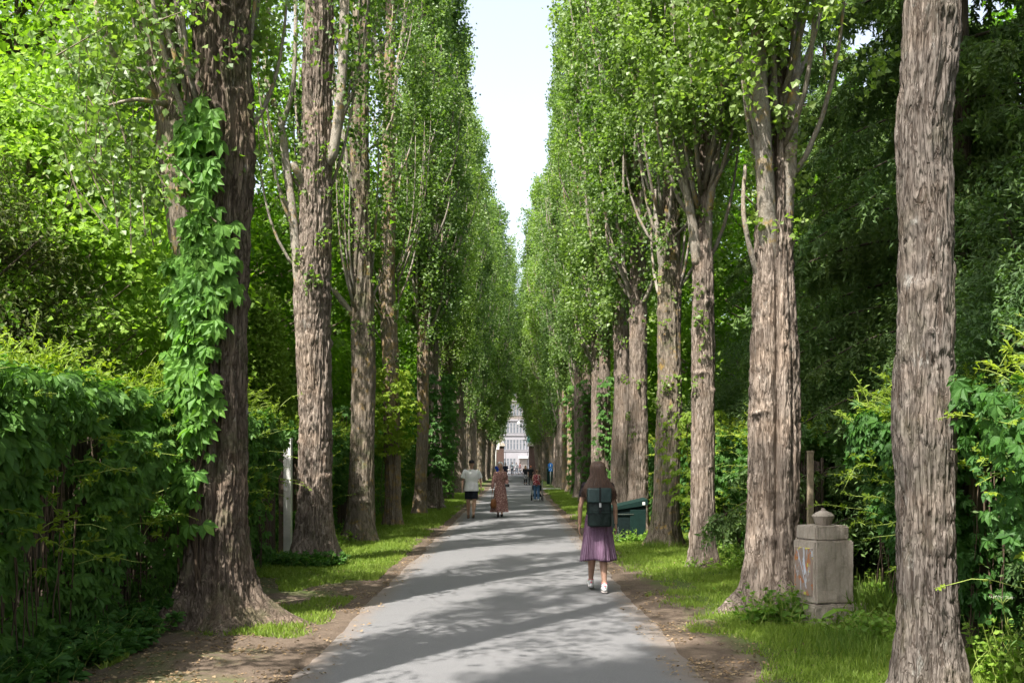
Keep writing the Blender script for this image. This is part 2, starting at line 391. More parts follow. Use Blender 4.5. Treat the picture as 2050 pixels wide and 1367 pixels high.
def limb_geo(pts, r0, r1, seed, n=20, sub=8, bark=0.05):
    """a crooked limb: Catmull-Rom through the points"""
    P = np.array(pts, float); P = np.vstack([2*P[0]-P[1], P, 2*P[-1]-P[-2]]); out = []
    for a in range(1, len(P)-2):
        for t in np.linspace(0, 1, sub, endpoint=False):
            p0, p1, p2, p3 = P[a-1:a+3]
            out.append(.5*((2*p1) + (-p0+p2)*t + (2*p0-5*p1+4*p2-p3)*t*t + (-p0+3*p1-3*p2+p3)*t**3))
    out.append(P[-2]); C = np.array(out); m = len(C)
    mb = MB(); r = np.linspace(r0, r1, m) * (1 + .08*vn(np.arange(m)*.7, 0.5, seed, 3)); mb.tube(C, r, n)
    V = mb.V[0]; nb = bark*r.mean()*vn(V[:, 0]*22, V[:, 1]*22, V[:, 2]*8, seed)
    V += nb[:, None]; return mb, C

def crown_geo(seed, z0, zt, R, nb, per, size, tight=0.0, inner=0.0, tw=22, sig=.15, warm=False, low=1.0, wedge=0.0, br=1.0):
    """fastigiate poplar crown: steep upswept boughs, each a plume of leafy twigs. returns leaf mesh, bough mesh"""
    rng = np.random.default_rng(seed); pos = []; mb = MB()
    for b in range(nb):
        u = rng.random()
        h0 = z0 + (zt - z0 - 2.2) * (u ** 1.05)
        e = (h0 - z0) / (zt - z0)
        Rm = R * (0.62 + 0.5*math.sin(min(1, e*2.6)*PI/2)) * (1 - max(0, e - .35)*1.42) * rng.uniform(.65, 1.08)
        if b % 4 == 0: Rm *= .55
        L = min(rng.uniform(2.2, 4.6) * (1 - .45*e), zt - h0)
        az = rng.uniform(0, 2*PI); wob = rng.uniform(-.35, .35)
        t = np.linspace(0, 1, 9)
        r = inner*.3 + Rm * (1 - np.exp(-2.6*t))/0.926 * (1 - .12*t)
        a = az + wob*t
        C = np.stack([r*np.cos(a), r*np.sin(a), h0 + L*(t**1.05)], 1)
        pruned = wedge > 0 and h0 < z0 + wedge - 1.5 and abs(np.angle(np.exp(1j*(az + PI*.27)))) < 1.55 and rng.random() < .82
        if not pruned: mb.tube(C, np.linspace(.058*(1-.6*e)*br+.008, .007, 9), 5)
        k = max(4, int(tw * L / 3.4 * (low if e < .2 else 1))); tt = rng.uniform(.12 if inner <= 0 else .3, 1.04, k)
        ctr = np.stack([np.interp(tt, t, C[:, i]) for i in range(3)], 1)
        spread = .34*(1 - .55*tt)[:, None] + .06
        ctr[:, :2] += rng.normal(size=(k, 2)) * spread; ctr[:, 2] += rng.normal(size=k)*.22
        m = max(3, int(per / tw)); g = np.repeat(ctr, m, 0); 
        off = rng.normal(size=(len(g), 3)) * np.array([sig, sig, sig*1.5]); pos.append(g + off)
    # leader
    n = int(per*1.3); zz = z0 + (zt - z0)*rng.random(n)**.7
    p = np.stack([rng.normal(size=n)*.32, rng.normal(size=n)*.32, zz], 1)
    if inner > 0: p = p[zz > z0 + 5]
    pos.append(p); P = np.vstack(pos); 
    if inner > 0:
        rr = np.hypot(P[:, 0], P[:, 1]); keep = (rr > inner) | (P[:, 2] > z0 + 8) | (rng.random(len(P)) < .05); P = P[keep]
    if wedge > 0:
        a = np.angle(np.exp(1j*(np.arctan2(P[:, 1], P[:, 0]) + PI*.27))); P = P[~((np.abs(a) < 1.55) & (P[:, 2] < z0 + wedge) & (rng.random(len(P)) < .88))]
    P = P[vn(P[:, 0]*1.5 + seed, P[:, 1]*1.5, P[:, 2]*.55, seed) + .35*vn(P[:, 0]*4 + seed, P[:, 1]*4, P[:, 2]*2, seed+1) > -.30]
    n = len(P); d = rng.normal(size=(n, 3)); d[:, 2] -= .5
    out = np.stack([P[:, 0], P[:, 1], np.zeros(n)], 1); nr = unit(rng.normal(size=(n, 3))*.75 + unit(out)*.55 + np.array([0, 0, .55]))
    lm = leaf_mesh('crown', T_KITE, P, d, nr, size*rng.uniform(.7, 1.25, n), M['pop_leaf_warm' if warm else 'pop_leaf'])
    return lm, mb.data('boughs', M['limb'], True)

def broad_geo(seed, Ht, R, z0, nc, per, size, mat, flat=.45, sig=.42, conical=0.0, tpl=T_MAPLE, trunk_r=.16, droop=.3, bmat='twig'):
    rng = np.random.default_rng(seed); mb = MB()
    ch = (Ht - z0)/2; cz = z0 + ch
    dr = rnd_dir(nc, rng); rad = rng.uniform(.35, 1, nc)**.45
    bump = 1 + .28*vn(dr[:, 0]*2.1+seed, dr[:, 1]*2.1, dr[:, 2]*2.1, seed)
    C = dr * rad[:, None] * bump[:, None]
    hz = (C[:, 2] + 1) / 2
    k = (1 - conical*np.clip(hz, 0, 1))
    C = np.stack([C[:, 0]*R*k, C[:, 1]*R*k, cz + C[:, 2]*ch], 1)
    P = np.repeat(C, per, 0); n = len(P)
    sg = sig*np.repeat(rng.uniform(.6, 1.3, nc), per)
    off = rng.normal(size=(n, 3)) * np.stack([sg, sg, sg*flat], 1)
    # every clump tilts outward and sags a little
    o = unit(np.stack([C[:, 0], C[:, 1], np.zeros(nc)], 1)); o = np.repeat(o, per, 0)
    off[:, 2] -= droop*(off*o).sum(1)
    P = P + off
    d = rng.normal(size=(n, 3))*.8 + o*.7; d[:, 2] -= .35
    nr = rng.normal(size=(n, 3))*.5 + o*.35 + np.array([0, 0, .9])
    lm = leaf_mesh('crown', tpl, P, d, nr, size*rng.uniform(.65, 1.25, n), mat)
    # trunk and limbs
    tw = [(0, 0, -.2), (rng.normal()*.1, rng.normal()*.1, z0*.8 + .3), (rng.normal()*.25, rng.normal()*.25, cz), (0, 0, Ht*.93)]
    g, Cc = limb_geo(tw, trunk_r, .02, seed, 12); tr = g.data('trunk', M['bark_dark'], True)
    for i in rng.choice(nc, min(nc, 60), replace=False):
        e = C[i]; s0 = np.array([0, 0, max(z0*.7, e[2] - .5*np.hypot(e[0], e[1]) - .3)])
        mid = s0*.45 + e*.55 + rng.normal(size=3)*.12
        mb.tube(np.array([s0, mid, e]), [trunk_r*.3, trunk_r*.16, .008], 5)
    return lm, tr, mb.data('limbs', M[bmat], True)

def hemlock_geo(seed, Ht, R, z0, nb, mat):
    """conifer with drooping, needle-hung branches"""
    rng = np.random.default_rng(seed); mb = MB(); pos = []; dd = []
    for b in range(nb):
        h = z0 + (Ht - z0)*rng.random()**1.15; e = (h - z0)/(Ht - z0)
        L = R*(1 - e)**.75*rng.uniform(.7, 1.1) + .2; az = rng.uniform(0, 2*PI)
        t = np.linspace(0, 1, 8); r = L*t; zz = h + .18*L*t - .42*L*t**2
        C = np.stack([r*np.cos(az), r*np.sin(az), zz], 1); mb.tube(C, np.linspace(.03, .006, 8), 4)
        k = int(10 + 17*L); tt = rng.uniform(.08, 1.0, k)
        ctr = np.stack([np.interp(tt, t, C[:, i]) for i in range(3)], 1)
        side = rng.choice([-1, 1], k)*rng.uniform(.15, .6, k)*(1.1 - tt)*min(1, L/2)
        ln = rng.uniform(.18, .62, k)*(.6 + .5*(1-tt)); m = 30
        s = np.tile(np.linspace(0, 1, m), k); g = np.repeat(np.arange(k), m)
        px = np.array([-math.sin(az), math.cos(az), 0]); fx = np.array([math.cos(az), math.sin(az), 0])
        p = ctr[g] + (side[g]*np.minimum(1, s*1.9))[:, None]*px + (s*.12)[:, None]*fx
        p[:, 2] -= ln[g]*s**1.6
        p += rng.normal(size=p.shape)*.018
        pos.append(p)
        v = rng.normal(size=p.shape)*.8; v[:, 2] -= .8; v += np.sign(side[g])[:, None]*px*.3; dd.append(v)
    P = np.vstack(pos); D = np.vstack(dd); n = len(P)
    lm = leaf_mesh('crown', T_NEEDLE, P, D, rng.normal(size=(n, 3)) + [0, 0, .8], .10*rng.uniform(.7, 1.3, n), mat)
    g, _ = limb_geo([(0, 0, -.2), (.05, 0, Ht*.5), (0, 0, Ht)], R*.075, .02, seed, 12)
    return lm, g.data('trunk', M['bark_dark'], True), mb.data('limbs', M['dark_twig'], True)
# ------------------------------------------------------------------ camera, sun, sky
cam = bpy.data.cameras.new('camera'); camo = bpy.data.objects.new('camera', cam); COL.objects.link(camo)
camo.location = (0, 0, H); camo.rotation_euler = (PI/2, 0, 0)
cam.sensor_width = 36; cam.lens = F/2050*36; cam.clip_end = 2000; cam.clip_start = .05
cam.shift_x = -(VX - 1025)/2050; cam.shift_y = (VY - 683.5)/2050
SC.camera = camo
SUN_AZ = (-0.55, -0.835); SUN_EL = math.radians(57)
n_ = math.hypot(*SUN_AZ); sdir = Vector((SUN_AZ[0]/n_*math.cos(SUN_EL), SUN_AZ[1]/n_*math.cos(SUN_EL), math.sin(SUN_EL)))
sl = bpy.data.lights.new('sun', 'SUN'); sl.energy = SUNE; sl.angle = math.radians(.53); sl.color = (1, .955, .88)
so = bpy.data.objects.new('sun', sl); COL.objects.link(so); so.rotation_euler = sdir.to_track_quat('Z', 'Y').to_euler()
w = bpy.data.worlds.new('World'); SC.world = w; w.use_nodes = True
nt = w.node_tree; bg = nt.nodes['Background']; sk = nt.nodes.new('ShaderNodeTexSky')
sk.sky_type = 'NISHITA'; sk.sun_disc = False; sk.sun_elevation = SUN_EL
sk.sun_rotation = math.atan2(SUN_AZ[0], SUN_AZ[1]) % (2*PI)
sk.air_density = 1.0; sk.dust_density = 4.0; sk.ozone_density = 1.0
hs = nt.nodes.new('ShaderNodeHueSaturation'); hs.inputs['Saturation'].default_value = .5; nt.links.new(sk.outputs[0], hs.inputs['Color']); nt.links.new(hs.outputs[0], bg.inputs[0]); bg.inputs[1].default_value = 0.105
SC.view_settings.view_transform = 'Standard'; SC.view_settings.look = 'None'
SC.view_settings.exposure = EXPO; SC.view_settings.gamma = 1
SC.cycles.max_bounces = 10; SC.cycles.diffuse_bounces = 7; SC.cycles.transmission_bounces = 6; SC.cycles.glossy_bounces = 2
SC.cycles.use_denoising = True; SC.cycles.denoiser = 'OPENIMAGEDENOISE'; SC.cycles.denoising_input_passes = 'RGB_ALBEDO_NORMAL'
SC.cycles.sample_clamp_indirect = 8; SC.cycles.use_adaptive_sampling = True; SC.cycles.adaptive_threshold = 0.008
SC.cycles.caustics_reflective = False; SC.cycles.caustics_refractive = False

# ------------------------------------------------------------------ ground, road
RL, RR = -1.73, 1.41
def redge(y, side):
    e = RL if side < 0 else RR
    return e + .05*vn(y*.5, side*3.3, 0.0, 21) + .03*vn(y*2.3, side*3.3, 0.0, 22) + .015*vn(y*6.3, side*3.3, 0.0, 23)
def gh(x, y):
    x = np.asarray(x, float); y = np.asarray(y, float)
    inside = np.clip(np.minimum(x - RL, RR - x)/.12, -1, 1)
    d = np.clip(np.maximum(RL - x, x - RR), 0, 3)
    base = np.where(inside > 0, -.03, 0.0) + .035*np.clip(d/.9, 0, 1)
    fad = np.clip(d/.25, 0, 1)
    return base - .006 + fad*(.022*vn(x*1.7, y*1.7, 0.0, 31) + .009*vn(x*6, y*6, 0.0, 32))
xs = np.unique(np.round(np.concatenate([np.linspace(-400, -12, 14), np.linspace(-11, -4.6, 18), np.linspace(-4.5, 5, 160), np.linspace(5.2, 12, 18), np.linspace(14, 400, 14)]), 4))
ys = np.unique(np.round(np.concatenate([np.linspace(-60, 2, 24), np.arange(2, 26, .11), np.arange(26, 62, .4), np.linspace(62, 150, 60), np.linspace(160, 900, 12)]), 4))
gx, gy = np.meshgrid(xs, ys); gz = gh(gx, gy)
nx, ny = len(xs), len(ys); i = np.arange(ny-1)[:, None]*nx + np.arange(nx-1)[None, :]
Q = np.stack([i, i+1, i+nx+1, i+nx], -1).reshape(-1, 4)
m, nt, out = new_mat('ground_soil_and_turf')
co = coords(nt); sx = nt.nodes.new('ShaderNodeSeparateXYZ'); nt.links.new(co, sx.inputs[0])
xx = mathn(nt, 'ABSOLUTE', mathn(nt, 'ADD', sx.outputs[0], .16))
big = noise(nt, co, .9, 5, .7); n2 = noise(nt, co, 7, 5, .7); n3 = noise(nt, co, 60, 4, .7)
k = mathn(nt, 'ADD', xx, mathn(nt, 'MULTIPLY', mathn(nt, 'SUBTRACT', big, .5), 1.5)); k = mathn(nt, 'ADD', k, mathn(nt, 'MULTIPLY', mathn(nt, 'SUBTRACT', n2, .5), .8))
soil = ramp(nt, [(.3, (.055, .040, .03)), (.55, (.125, .095, .072)), (.75, (.23, .185, .145))], mathn(nt, 'ADD', mathn(nt, 'MULTIPLY', n3, .6), mathn(nt, 'MULTIPLY', n2, .4))).outputs[0]
turf = ramp(nt, [(.3, (.045, .07, .018)), (.7, (.10, .14, .035))], n3).outputs[0]
gm = ramp(nt, [(0, (0, 0, 0)), (1, (1, 1, 1))], mathn(nt, 'MULTIPLY', mathn(nt, 'SUBTRACT', k, 1.9), 2.2, True)).outputs[0]
# under the left hedge at the near end the soil is bare and strewn with dry leaves
yl = mathn(nt, 'MULTIPLY', mathn(nt, 'SUBTRACT', 15.0, sx.outputs[1]), .4, True); xl = mathn(nt, 'MULTIPLY', mathn(nt, 'MULTIPLY', sx.outputs[0], -1.0), 1.0, True)
bare = mathn(nt, 'MULTIPLY', mathn(nt, 'MULTIPLY', yl, xl), mathn(nt, 'MULTIPLY', mathn(nt, 'SUBTRACT', .68, big), 5, True))
gm = mathn(nt, 'MULTIPLY', gm, mathn(nt, 'SUBTRACT', 1.0, bare))
principled(nt, out, mixc(nt, gm, soil, turf), .95, .1, 0, n3, .6, .02)
g = obj('ground', mesh_data('ground', np.stack([gx, gy, gz], -1).reshape(-1, 3), Q, m, True)); tag(g, kind='structure')

m, nt, out = new_mat('asphalt')
co = coords(nt); big = noise(nt, co, .55, 5, .6); med = noise(nt, co, 5, 6, .7); fin = noise(nt, co, 160, 3, .8)
c = ramp(nt, [(.3, (.105, .103, .107)), (.7, (.148, .145, .148))], mathn(nt, 'ADD', mathn(nt, 'MULTIPLY', big, .55), mathn(nt, 'MULTIPLY', med, .45))).outputs[0]
c = mixc(nt, .68, c, ramp(nt, [(.3, (.07, .078, .082)), (.52, (.13, .128, .131)), (.75, (.29, .285, .28))], fin).outputs[0])
sx = nt.nodes.new('ShaderNodeSeparateXYZ'); nt.links.new(co, sx.inputs[0])
ex = mathn(nt, 'ABSOLUTE', mathn(nt, 'ADD', sx.outputs[0], .16)); ed = mathn(nt, 'MULTIPLY', mathn(nt, 'SUBTRACT', mathn(nt, 'ADD', ex, mathn(nt, 'MULTIPLY', med, .6)), 1.58), 3.0, True)
c = mixc(nt, mathn(nt, 'MULTIPLY', ed, .85), c, (.16, .125, .098))
cr = N(nt, 'ShaderNodeTexVoronoi', i_Scale=.42, feature='DISTANCE_TO_EDGE'); wv = nt.nodes.new('ShaderNodeTexNoise'); wv.inputs['Scale'].default_value = 2.2; wv.inputs['Detail'].default_value = 6
nt.links.new(co, wv.inputs['Vector']); mm = nt.nodes.new('ShaderNodeMixRGB'); mm.inputs[0].default_value = .16; nt.links.new(co, mm.inputs[1]); nt.links.new(wv.outputs['Color'], mm.inputs[2]); nt.links.new(mm.outputs[0], cr.inputs['Vector'])
crk = ramp(nt, [(0, (1, 1, 1)), (.006, (0, 0, 0))], cr.outputs['Distance']).outputs[0]
c = mixc(nt, mathn(nt, 'MULTIPLY', mathn(nt, 'MULTIPLY', crk, mathn(nt, 'MULTIPLY', mathn(nt, 'SUBTRACT', big, .42), 6, True)), .5), c, (.09, .085, .085))
principled(nt, out, c, .82, .35, 0, fin, .35, .004)
ysr = np.unique(np.concatenate([np.arange(-40, 40, .08), np.arange(40, 140, 1.0)])); us = np.linspace(0, 1, 15)
e0 = redge(ysr, -1); e1 = redge(ysr, 1)
rx = e0[:, None] + (e1 - e0)[:, None]*us; rz = .012 - .016*(2*np.abs(us - .5))**3 + 0*rx
V = np.stack([rx, np.repeat(ysr[:, None], 15, 1), rz], -1).reshape(-1, 3)
i = np.arange(len(ysr)-1)[:, None]*15 + np.arange(14)[None, :]
road = obj('road', mesh_data('road', V, np.stack([i, i+1, i+16, i+15], -1).reshape(-1, 4), m, True)); tag(road, kind='structure')
# side path leaving to the right, and the street beyond the gate
mb = MB(); a = np.linspace(1.2, 14, 30); w0 = 1.5
V = np.vstack([np.stack([a, 60.3 + .04*(a-1.2)**1.4 - .8*np.exp(-(a-1.2)/.7), np.full(30, .045)], 1), np.stack([a, 62.6 + .04*(a-1.2)**1.4 + .8*np.exp(-(a-1.2)/.7), np.full(30, .045)], 1)])
j = np.arange(29); mb.add(V, np.stack([j, j+1, j+31, j+30], 1)); tag(mb.build('path', plain('path_gravel', (.36, .33, .30), .9, .2, 8)), kind='structure')
mb = MB(); mb.box((0, 168, .03), (160, 40, .1)); tag(mb.build('street', m), kind='structure')
mb = MB(); mb.box((0, 147.5, .05), (160, 9, .16)); tag(mb.build('pavement', plain('pavement_slab', (.42, .41, .40), .85, .1, 3)), kind='structure')
mb = MB(); mb.box((0, 240, .06), (160, 14, .16)); tag(mb.build('far_pavement', plain('far_pavement_slab', (.42, .41, .40), .85, .1, 3)), kind='structure')

# ------------------------------------------------------------------ grass, litter
def band(n, rng, y0=5.0, y1=62.0): return y0*np.exp(rng.random(n)*math.log(y1/y0))
rng = np.random.default_rng(3)
n = 330000; y = band(n, rng); side = np.where(rng.random(n) < .5, -1, 1)
wl = np.where(side < 0, 2.35, 1.95) ; x = side*(np.where(side < 0, 1.95, 1.6) + rng.random(n)**1.0*2.2)
edge = np.where(side < 0, np.where(y < 13, 2.0, 1.9), np.clip(2.05 - (y - 8)*.06, 1.6, 2.05))
k = (np.abs(x) - edge)/.35 + 1.1*vn(x*.9, y*.9, 0, 41) + .8*vn(x*4, y*3, 0, 42)
bare = (side < 0) & (y < 14) & ((vn(x*1.4, y*1.1, 5, 43) < .05) | (x < -3.3))
keep = (k > rng.random(n)*.9 - .1) & ~bare & ~((y > 59.8) & (x > 0)); x, y = x[keep], y[keep]; n = len(x)
d = rng.normal(size=(n, 3))*.45; d[:, 2] = 1; s = rng.uniform(.035, .085, n)*np.clip(.75 + y/60, .8, 1.5)*(1 + .5*np.clip(np.abs(x) - 2.9, 0, 1))
V, Fa = scatter((T_BLADE[0]*[1, 1.5, 1], T_BLADE[1]), np.stack([x, y, gh(x, y) - .004], 1), d, rnd_dir(n, rng), s)
wid = 1
g = obj('grass', mesh_data('grass', V, Fa, M['grass'])); tag(g, 'short green grass on the verges along both edges of the path', 'grass', kind='stuff')
n = 42000; y = band(n, rng, 5, 45); side = np.where(rng.random(n) < .6, -1, 1)
x = np.where(side < 0, RL + .25 - rng.random(n)**1.3*2.5, RR - .25 + rng.random(n)**1.6*1.7)
keep = rng.random(n) < np.where((x > RL) & (x < RR), .24, 1)*np.clip(.45 + 1.1*vn(x*2.3, y*1.6, 0, 61) + .6*vn(x*7, y*6, 0, 62), 0, 1); x, y = x[keep], y[keep]; n = len(x)
onr = (x > RL) & (x < RR)
V, Fa = scatter(T_KITE, np.stack([x, y, np.where(onr, .012, gh(x, y)) + .008], 1), rng.normal(size=(n, 3))*[1, 1, .18], rng.normal(size=(n, 3))*.25 + [0, 0, 1], rng.uniform(.010, .04, n))
g = obj('fallen_leaves', mesh_data('fallen_leaves', V, Fa, M['litter'])); tag(g, 'dry brown leaf litter and bud scales strewn along the dirt edges of the path', 'leaf litter', kind='stuff')

rng = np.random.default_rng(8); mb = MB()
for k in range(420):
    y_ = float(band(1, rng, 6, 30)[0]); sd_ = rng.choice([-1, 1]); x_ = (RL + .1 - rng.random()**1.5*2.2) if sd_ < 0 else (RR - .1 + rng.random()**1.5*1.1)
    a = rng.uniform(0, PI); L = rng.uniform(.04, .2); z_ = float(gh(x_, y_)) + .008 if (x_ < RL or x_ > RR) else .016
    mb.tube([(x_, y_, z_), (x_ + L*.5*math.cos(a) + rng.normal()*.01, y_ + L*.5*math.sin(a), z_ + .006), (x_ + L*math.cos(a), y_ + L*math.sin(a), z_)], [.003, .0025, .001], 4)
g = mb.build('fallen_twigs', M['twig']); tag(g, 'small fallen twigs strewn over the dirt edges of the path', 'twigs', kind='stuff')

# ------------------------------------------------------------------ poplars
ORD = ['first', 'second', 'third', 'fourth', 'fifth', 'sixth', 'seventh', 'eighth', 'ninth', 'tenth', 'eleventh', 'twelfth', 'thirteenth', 'fourteenth', 'fifteenth', 'sixteenth', 'seventeenth', 'eighteenth', 'nineteenth', 'twentieth',
       'twenty-first', 'twenty-second', 'twenty-third', 'twenty-fourth', 'twenty-fifth', 'twenty-sixth', 'twenty-seventh', 'twenty-eighth', 'twenty-ninth', 'thirtieth', 'thirty-first', 'thirty-second', 'thirty-third', 'thirty-fourth', 'thirty-fifth', 'thirty-sixth']
CR = {}
CR['Lnear'] = [crown_geo(101 + i, 4.6, 19, 1.35, 80, 1150, .074, inner=.5, tw=13, sig=.11, low=.8, warm=True, wedge=9.5, br=.42) for i in range(2)]
CR['Rnear'] = [crown_geo(111 + i, 4.5, 19, 1.3, 92, 1400, .072, inner=.34, tw=13, sig=.11, warm=True, br=.5) for i in range(2)]
CR['mid'] = [crown_geo(121 + i, 4.8, 22, 1.5, 105, 720, .098, tw=11, sig=.12, warm=i == 1) for i in range(3)]
CR['far'] = [crown_geo(131 + i, 3.8, 27, 1.75, 115, 340, .15, tw=9, sig=.16, warm=i == 0) for i in range(3)]
TR = []
for i in range(5):
    r0 = [.25, .22, .27, .2, .24][i]
    V, Q, _ = trunk_geo([(0, 0, 0, r0), (1.5, .03*i - .05, 0, r0*.93), (3.5, .04, 0, r0*.9), (6, -.04 + .02*i, 0, r0*.8), (10, 0, 0, r0*.6)], (0, 0), 19, 300+i, 56, .07, 6.5, .55, .022, .11, 7)
    TR.append(mesh_data('trunk', V, Q, M[['bark', 'bark_moss', 'bark', 'bark_lichen', 'bark_moss'][i]], True))

def sprouts(Y, c, R, zr, n, seed, size=.075, spread=.14, az=(-PI, 0)):
    """leafy water sprouts growing straight out of the trunk"""
    rng = np.random.default_rng(seed); P = []
    for _ in range(n):
        z = rng.uniform(*zr); a = rng.uniform(*az); r = R*1.02
        p0 = np.array([c[0] + r*math.cos(a), c[1] + r*math.sin(a), z]); k = rng.integers(8, 26); L = rng.uniform(.08, .4)
        t = rng.random(k)[:, None]; q = p0 + t*np.array([math.cos(a)*.5, math.sin(a)*.5, .8])*L + rng.normal(size=(k, 3))*spread*.35
        P.append(q)
    P = np.vstack(P); m = len(P)
    return leaf_mesh('foliage', T_KITE, P, rng.normal(size=(m, 3)), rng.normal(size=(m, 3))*.7 + [0, -.4, .6], size*rng.uniform(.6, 1.2, m), M['pop_leaf_warm'])

NEAR = [
 ('L', 10.2, [(1250,376,494),(1150,378,492),(1000,385,490),(900,390,490),(700,400,490),(600,402,492),(450,400,497),(350,404,504),(270,408,502),(100,394,492),(0,392,492),(-300,400,480)], 'bark_dark', 220, .014, 1.0, .045, .14,
   [(0.05,.42,.30,.22),(-2.2,.14,.3,.3),(-1.1,.10,.25,.4),(-1.45,-.07,.12,9),(-2.05,-.06,.14,9)],
   [([(410,640,-.05),(385,560,-.1),(366,430,-.15),(350,300,-.1),(338,150,0),(345,0,.1),(350,-250,.1)],.15,.10), ([(400,660,.1),(365,520,.2),(335,330,.25),(318,180,.2),(292,40,.2),(270,-120,.2)],.10,.07), ([(350,215,0),(318,206,-.25),(270,200,-.4),(215,212,-.5)],.035,.012), ([(330,240,.1),(290,150,-.1),(245,135,-.2),(205,60,-.3),(190,0,-.3)],.045,.02)],
   'massive brown poplar nearest on the left, wrapped in big-leaved creeper', 9, 'Lnear', 0),
 ('L', 16.2, [(1130,592,662),(1000,600,662),(850,602,664),(700,595,660),(590,588,660),(480,598,660),(300,606,660),(150,606,662),(0,612,668),(-300,620,660)], 'bark', 170, .02, .8, .032, .10,
   [(-.3,.2,.3,.35),(-2.6,.14,.3,.4),(-1.3,-.09,.10,.9)],
   [([(612,640,-.05),(598,560,-.15),(588,450,-.15),(572,320,-.1),(560,240,-.1),(532,150,0),(538,0,0),(545,-150,0)],.09,.035), ([(650,330,0),(668,300,-.1),(684,160,-.1),(690,0,0),(700,-150,0)],.09,.07), ([(562,260,-.1),(585,180,-.2),(592,60,-.2),(590,-60,-.2)],.04,.03), ([(612,372,-.1),(594,342,-.26),(588,326,-.28)],.06,.055)],
   'straight grey poplar beside the white post with a cut stub high up', 10, 'Lnear', 1),
 ('L', 20.7, [(1085,698,748),(900,700,748),(750,703,750),(600,703,748),(450,705,742),(300,702,737),(150,704,738),(0,707,740),(-300,712,735)], 'bark_moss', 112, .03, .6, .022, .12,
   [(-2.6,.1,.4,.5)],
   [([(712,640,0),(692,610,-.1),(668,578,-.2)],.07,.035), ([(712,400,0),(694,320,-.1),(680,240,-.1),(668,160,-.1),(665,20,-.1)],.06,.03)],
   'rough dark-barked poplar with a short side limb, third in the left row', 9, 'Lnear', 0),
 ('L', 25.6, [(1055,772,802),(900,770,800),(700,765,797),(560,757,790),(450,764,792),(250,766,791),(180,767,789),(50,772,790),(-200,775,787)], 'bark_lichen', 90, .035, .5, .02, .10, None,
   [([(774,210,0),(762,140,-.1),(749,60,-.1),(752,-80,0)],.075,.05), ([(784,200,0),(799,120,-.1),(811,30,-.1),(818,-100,0)],.075,.05), ([(766,580,0),(758,560,-.15),(752,548,-.2)],.06,.03)],
   'pale forked poplar spotted with orange lichen, fourth in the left row', 8, 'Lnear', 1),
 ('L', 31.2, [(1032,826,850),(850,836,858),(700,836,858),(450,840,857),(200,842,856),(-100,845,855)], 'bark_lichen', 72, .05, .5, .02, .08, None,
   [([(848,640,0),(862,560,-.1),(880,470,-.1),(900,380,0)],.07,.04)],
   'slim leaning poplar with lichened bark, fifth in the left row', 6, 'mid', 0),
 ('R', 7.1, [(1391,1802,1920),(1250,1803,1914),(1100,1801,1908),(950,1798,1906),(850,1791,1905),(700,1797,1900),(560,1803,1900),(400,1802,1896),(250,1798,1892),(100,1812,1910),(0,1815,1915),(-300,1818,1905)], 'bark_grey_shade', 250, .011, .42, .024, .11,
   [(-.35,.10,.35,.25),(-2.7,.08,.4,.3),(-1.5,-.03,.16,1.2)], [],
   'broad grey poplar trunk nearest on the right, cut by the picture edge', 0, 'Rnear', 0),
 ('R', 11.2, [(1221,1500,1602),(1050,1502,1600),(900,1504,1600),(700,1508,1598),(540,1512,1590),(450,1515,1585),(300,1518,1580),(100,1521,1572),(0,1524,1568),(-300,1530,1560)], 'bark', 220, .013, .8, .026, .12,
   [(-2.75,.33,.28,.30),(-1.9,.10,.3,.4),(-1.75,-.10,.13,60),(-.95,-.04,.12,60)],
   [([(1520,560,0),(1502,500,-.1),(1488,420,-.15),(1492,330,-.15)],.035,.02), ([(1542,560,.0),(1536,440,-.12),(1528,300,-.26),(1520,150,-.3),(1516,0,-.3),(1515,-150,-.3)],.11,.07), ([(1566,520,.05),(1575,420,-.05),(1584,280,-.15),(1592,120,-.15),(1600,-60,-.15)],.09,.05)],
   'sunlit double-stemmed poplar rising behind the stone pedestal', 20, 'Rnear', 1),
 ('R', 15.4, [(1140,1380,1430),(1000,1384,1429),(850,1385,1428),(700,1386,1428),(560,1387,1427),(480,1390,1424),(400,1398,1422),(200,1402,1422),(-100,1408,1424)], 'bark', 130, .022, .6, .017, .07, None,
   [([(1396,530,-.05),(1388,460,-.1),(1375,380,-.15),(1364,280,-.1),(1374,150,-.1)],.085,.04), ([(1416,520,-.05),(1420,420,-.1),(1436,300,-.1),(1440,150,-.1)],.07,.04)],
   'smooth pale poplar forking into thin limbs, third in the right row', 6, 'Rnear', 0),
 ('R', 19.2, [(1098,1304,1360),(980,1310,1360),(820,1318,1366),(700,1318,1362),(550,1322,1362),(450,1328,1358),(200,1332,1356),(-100,1336,1352)], 'bark_moss', 112, .028, .6, .024, .14, None,
   [([(1330,560,0),(1316,470,-.1),(1312,380,-.1)],.07,.04)],
   'knobbly poplar just right of the green bin, fourth in the right row', 10, 'Rnear', 1),
 ('R', 23.6, [(1066,1256,1296),(850,1258,1298),(700,1260,1296),(560,1262,1292),(300,1266,1288),(0,1268,1284)], 'bark', 90, .035, .6, .022, .12, None, [([(1264,600,0),(1250,540,-.1),(1246,460,-.1)],.07,.04)],
   'sunlit poplar directly behind the green bin, fifth in the right row', 6, 'mid', 1)]
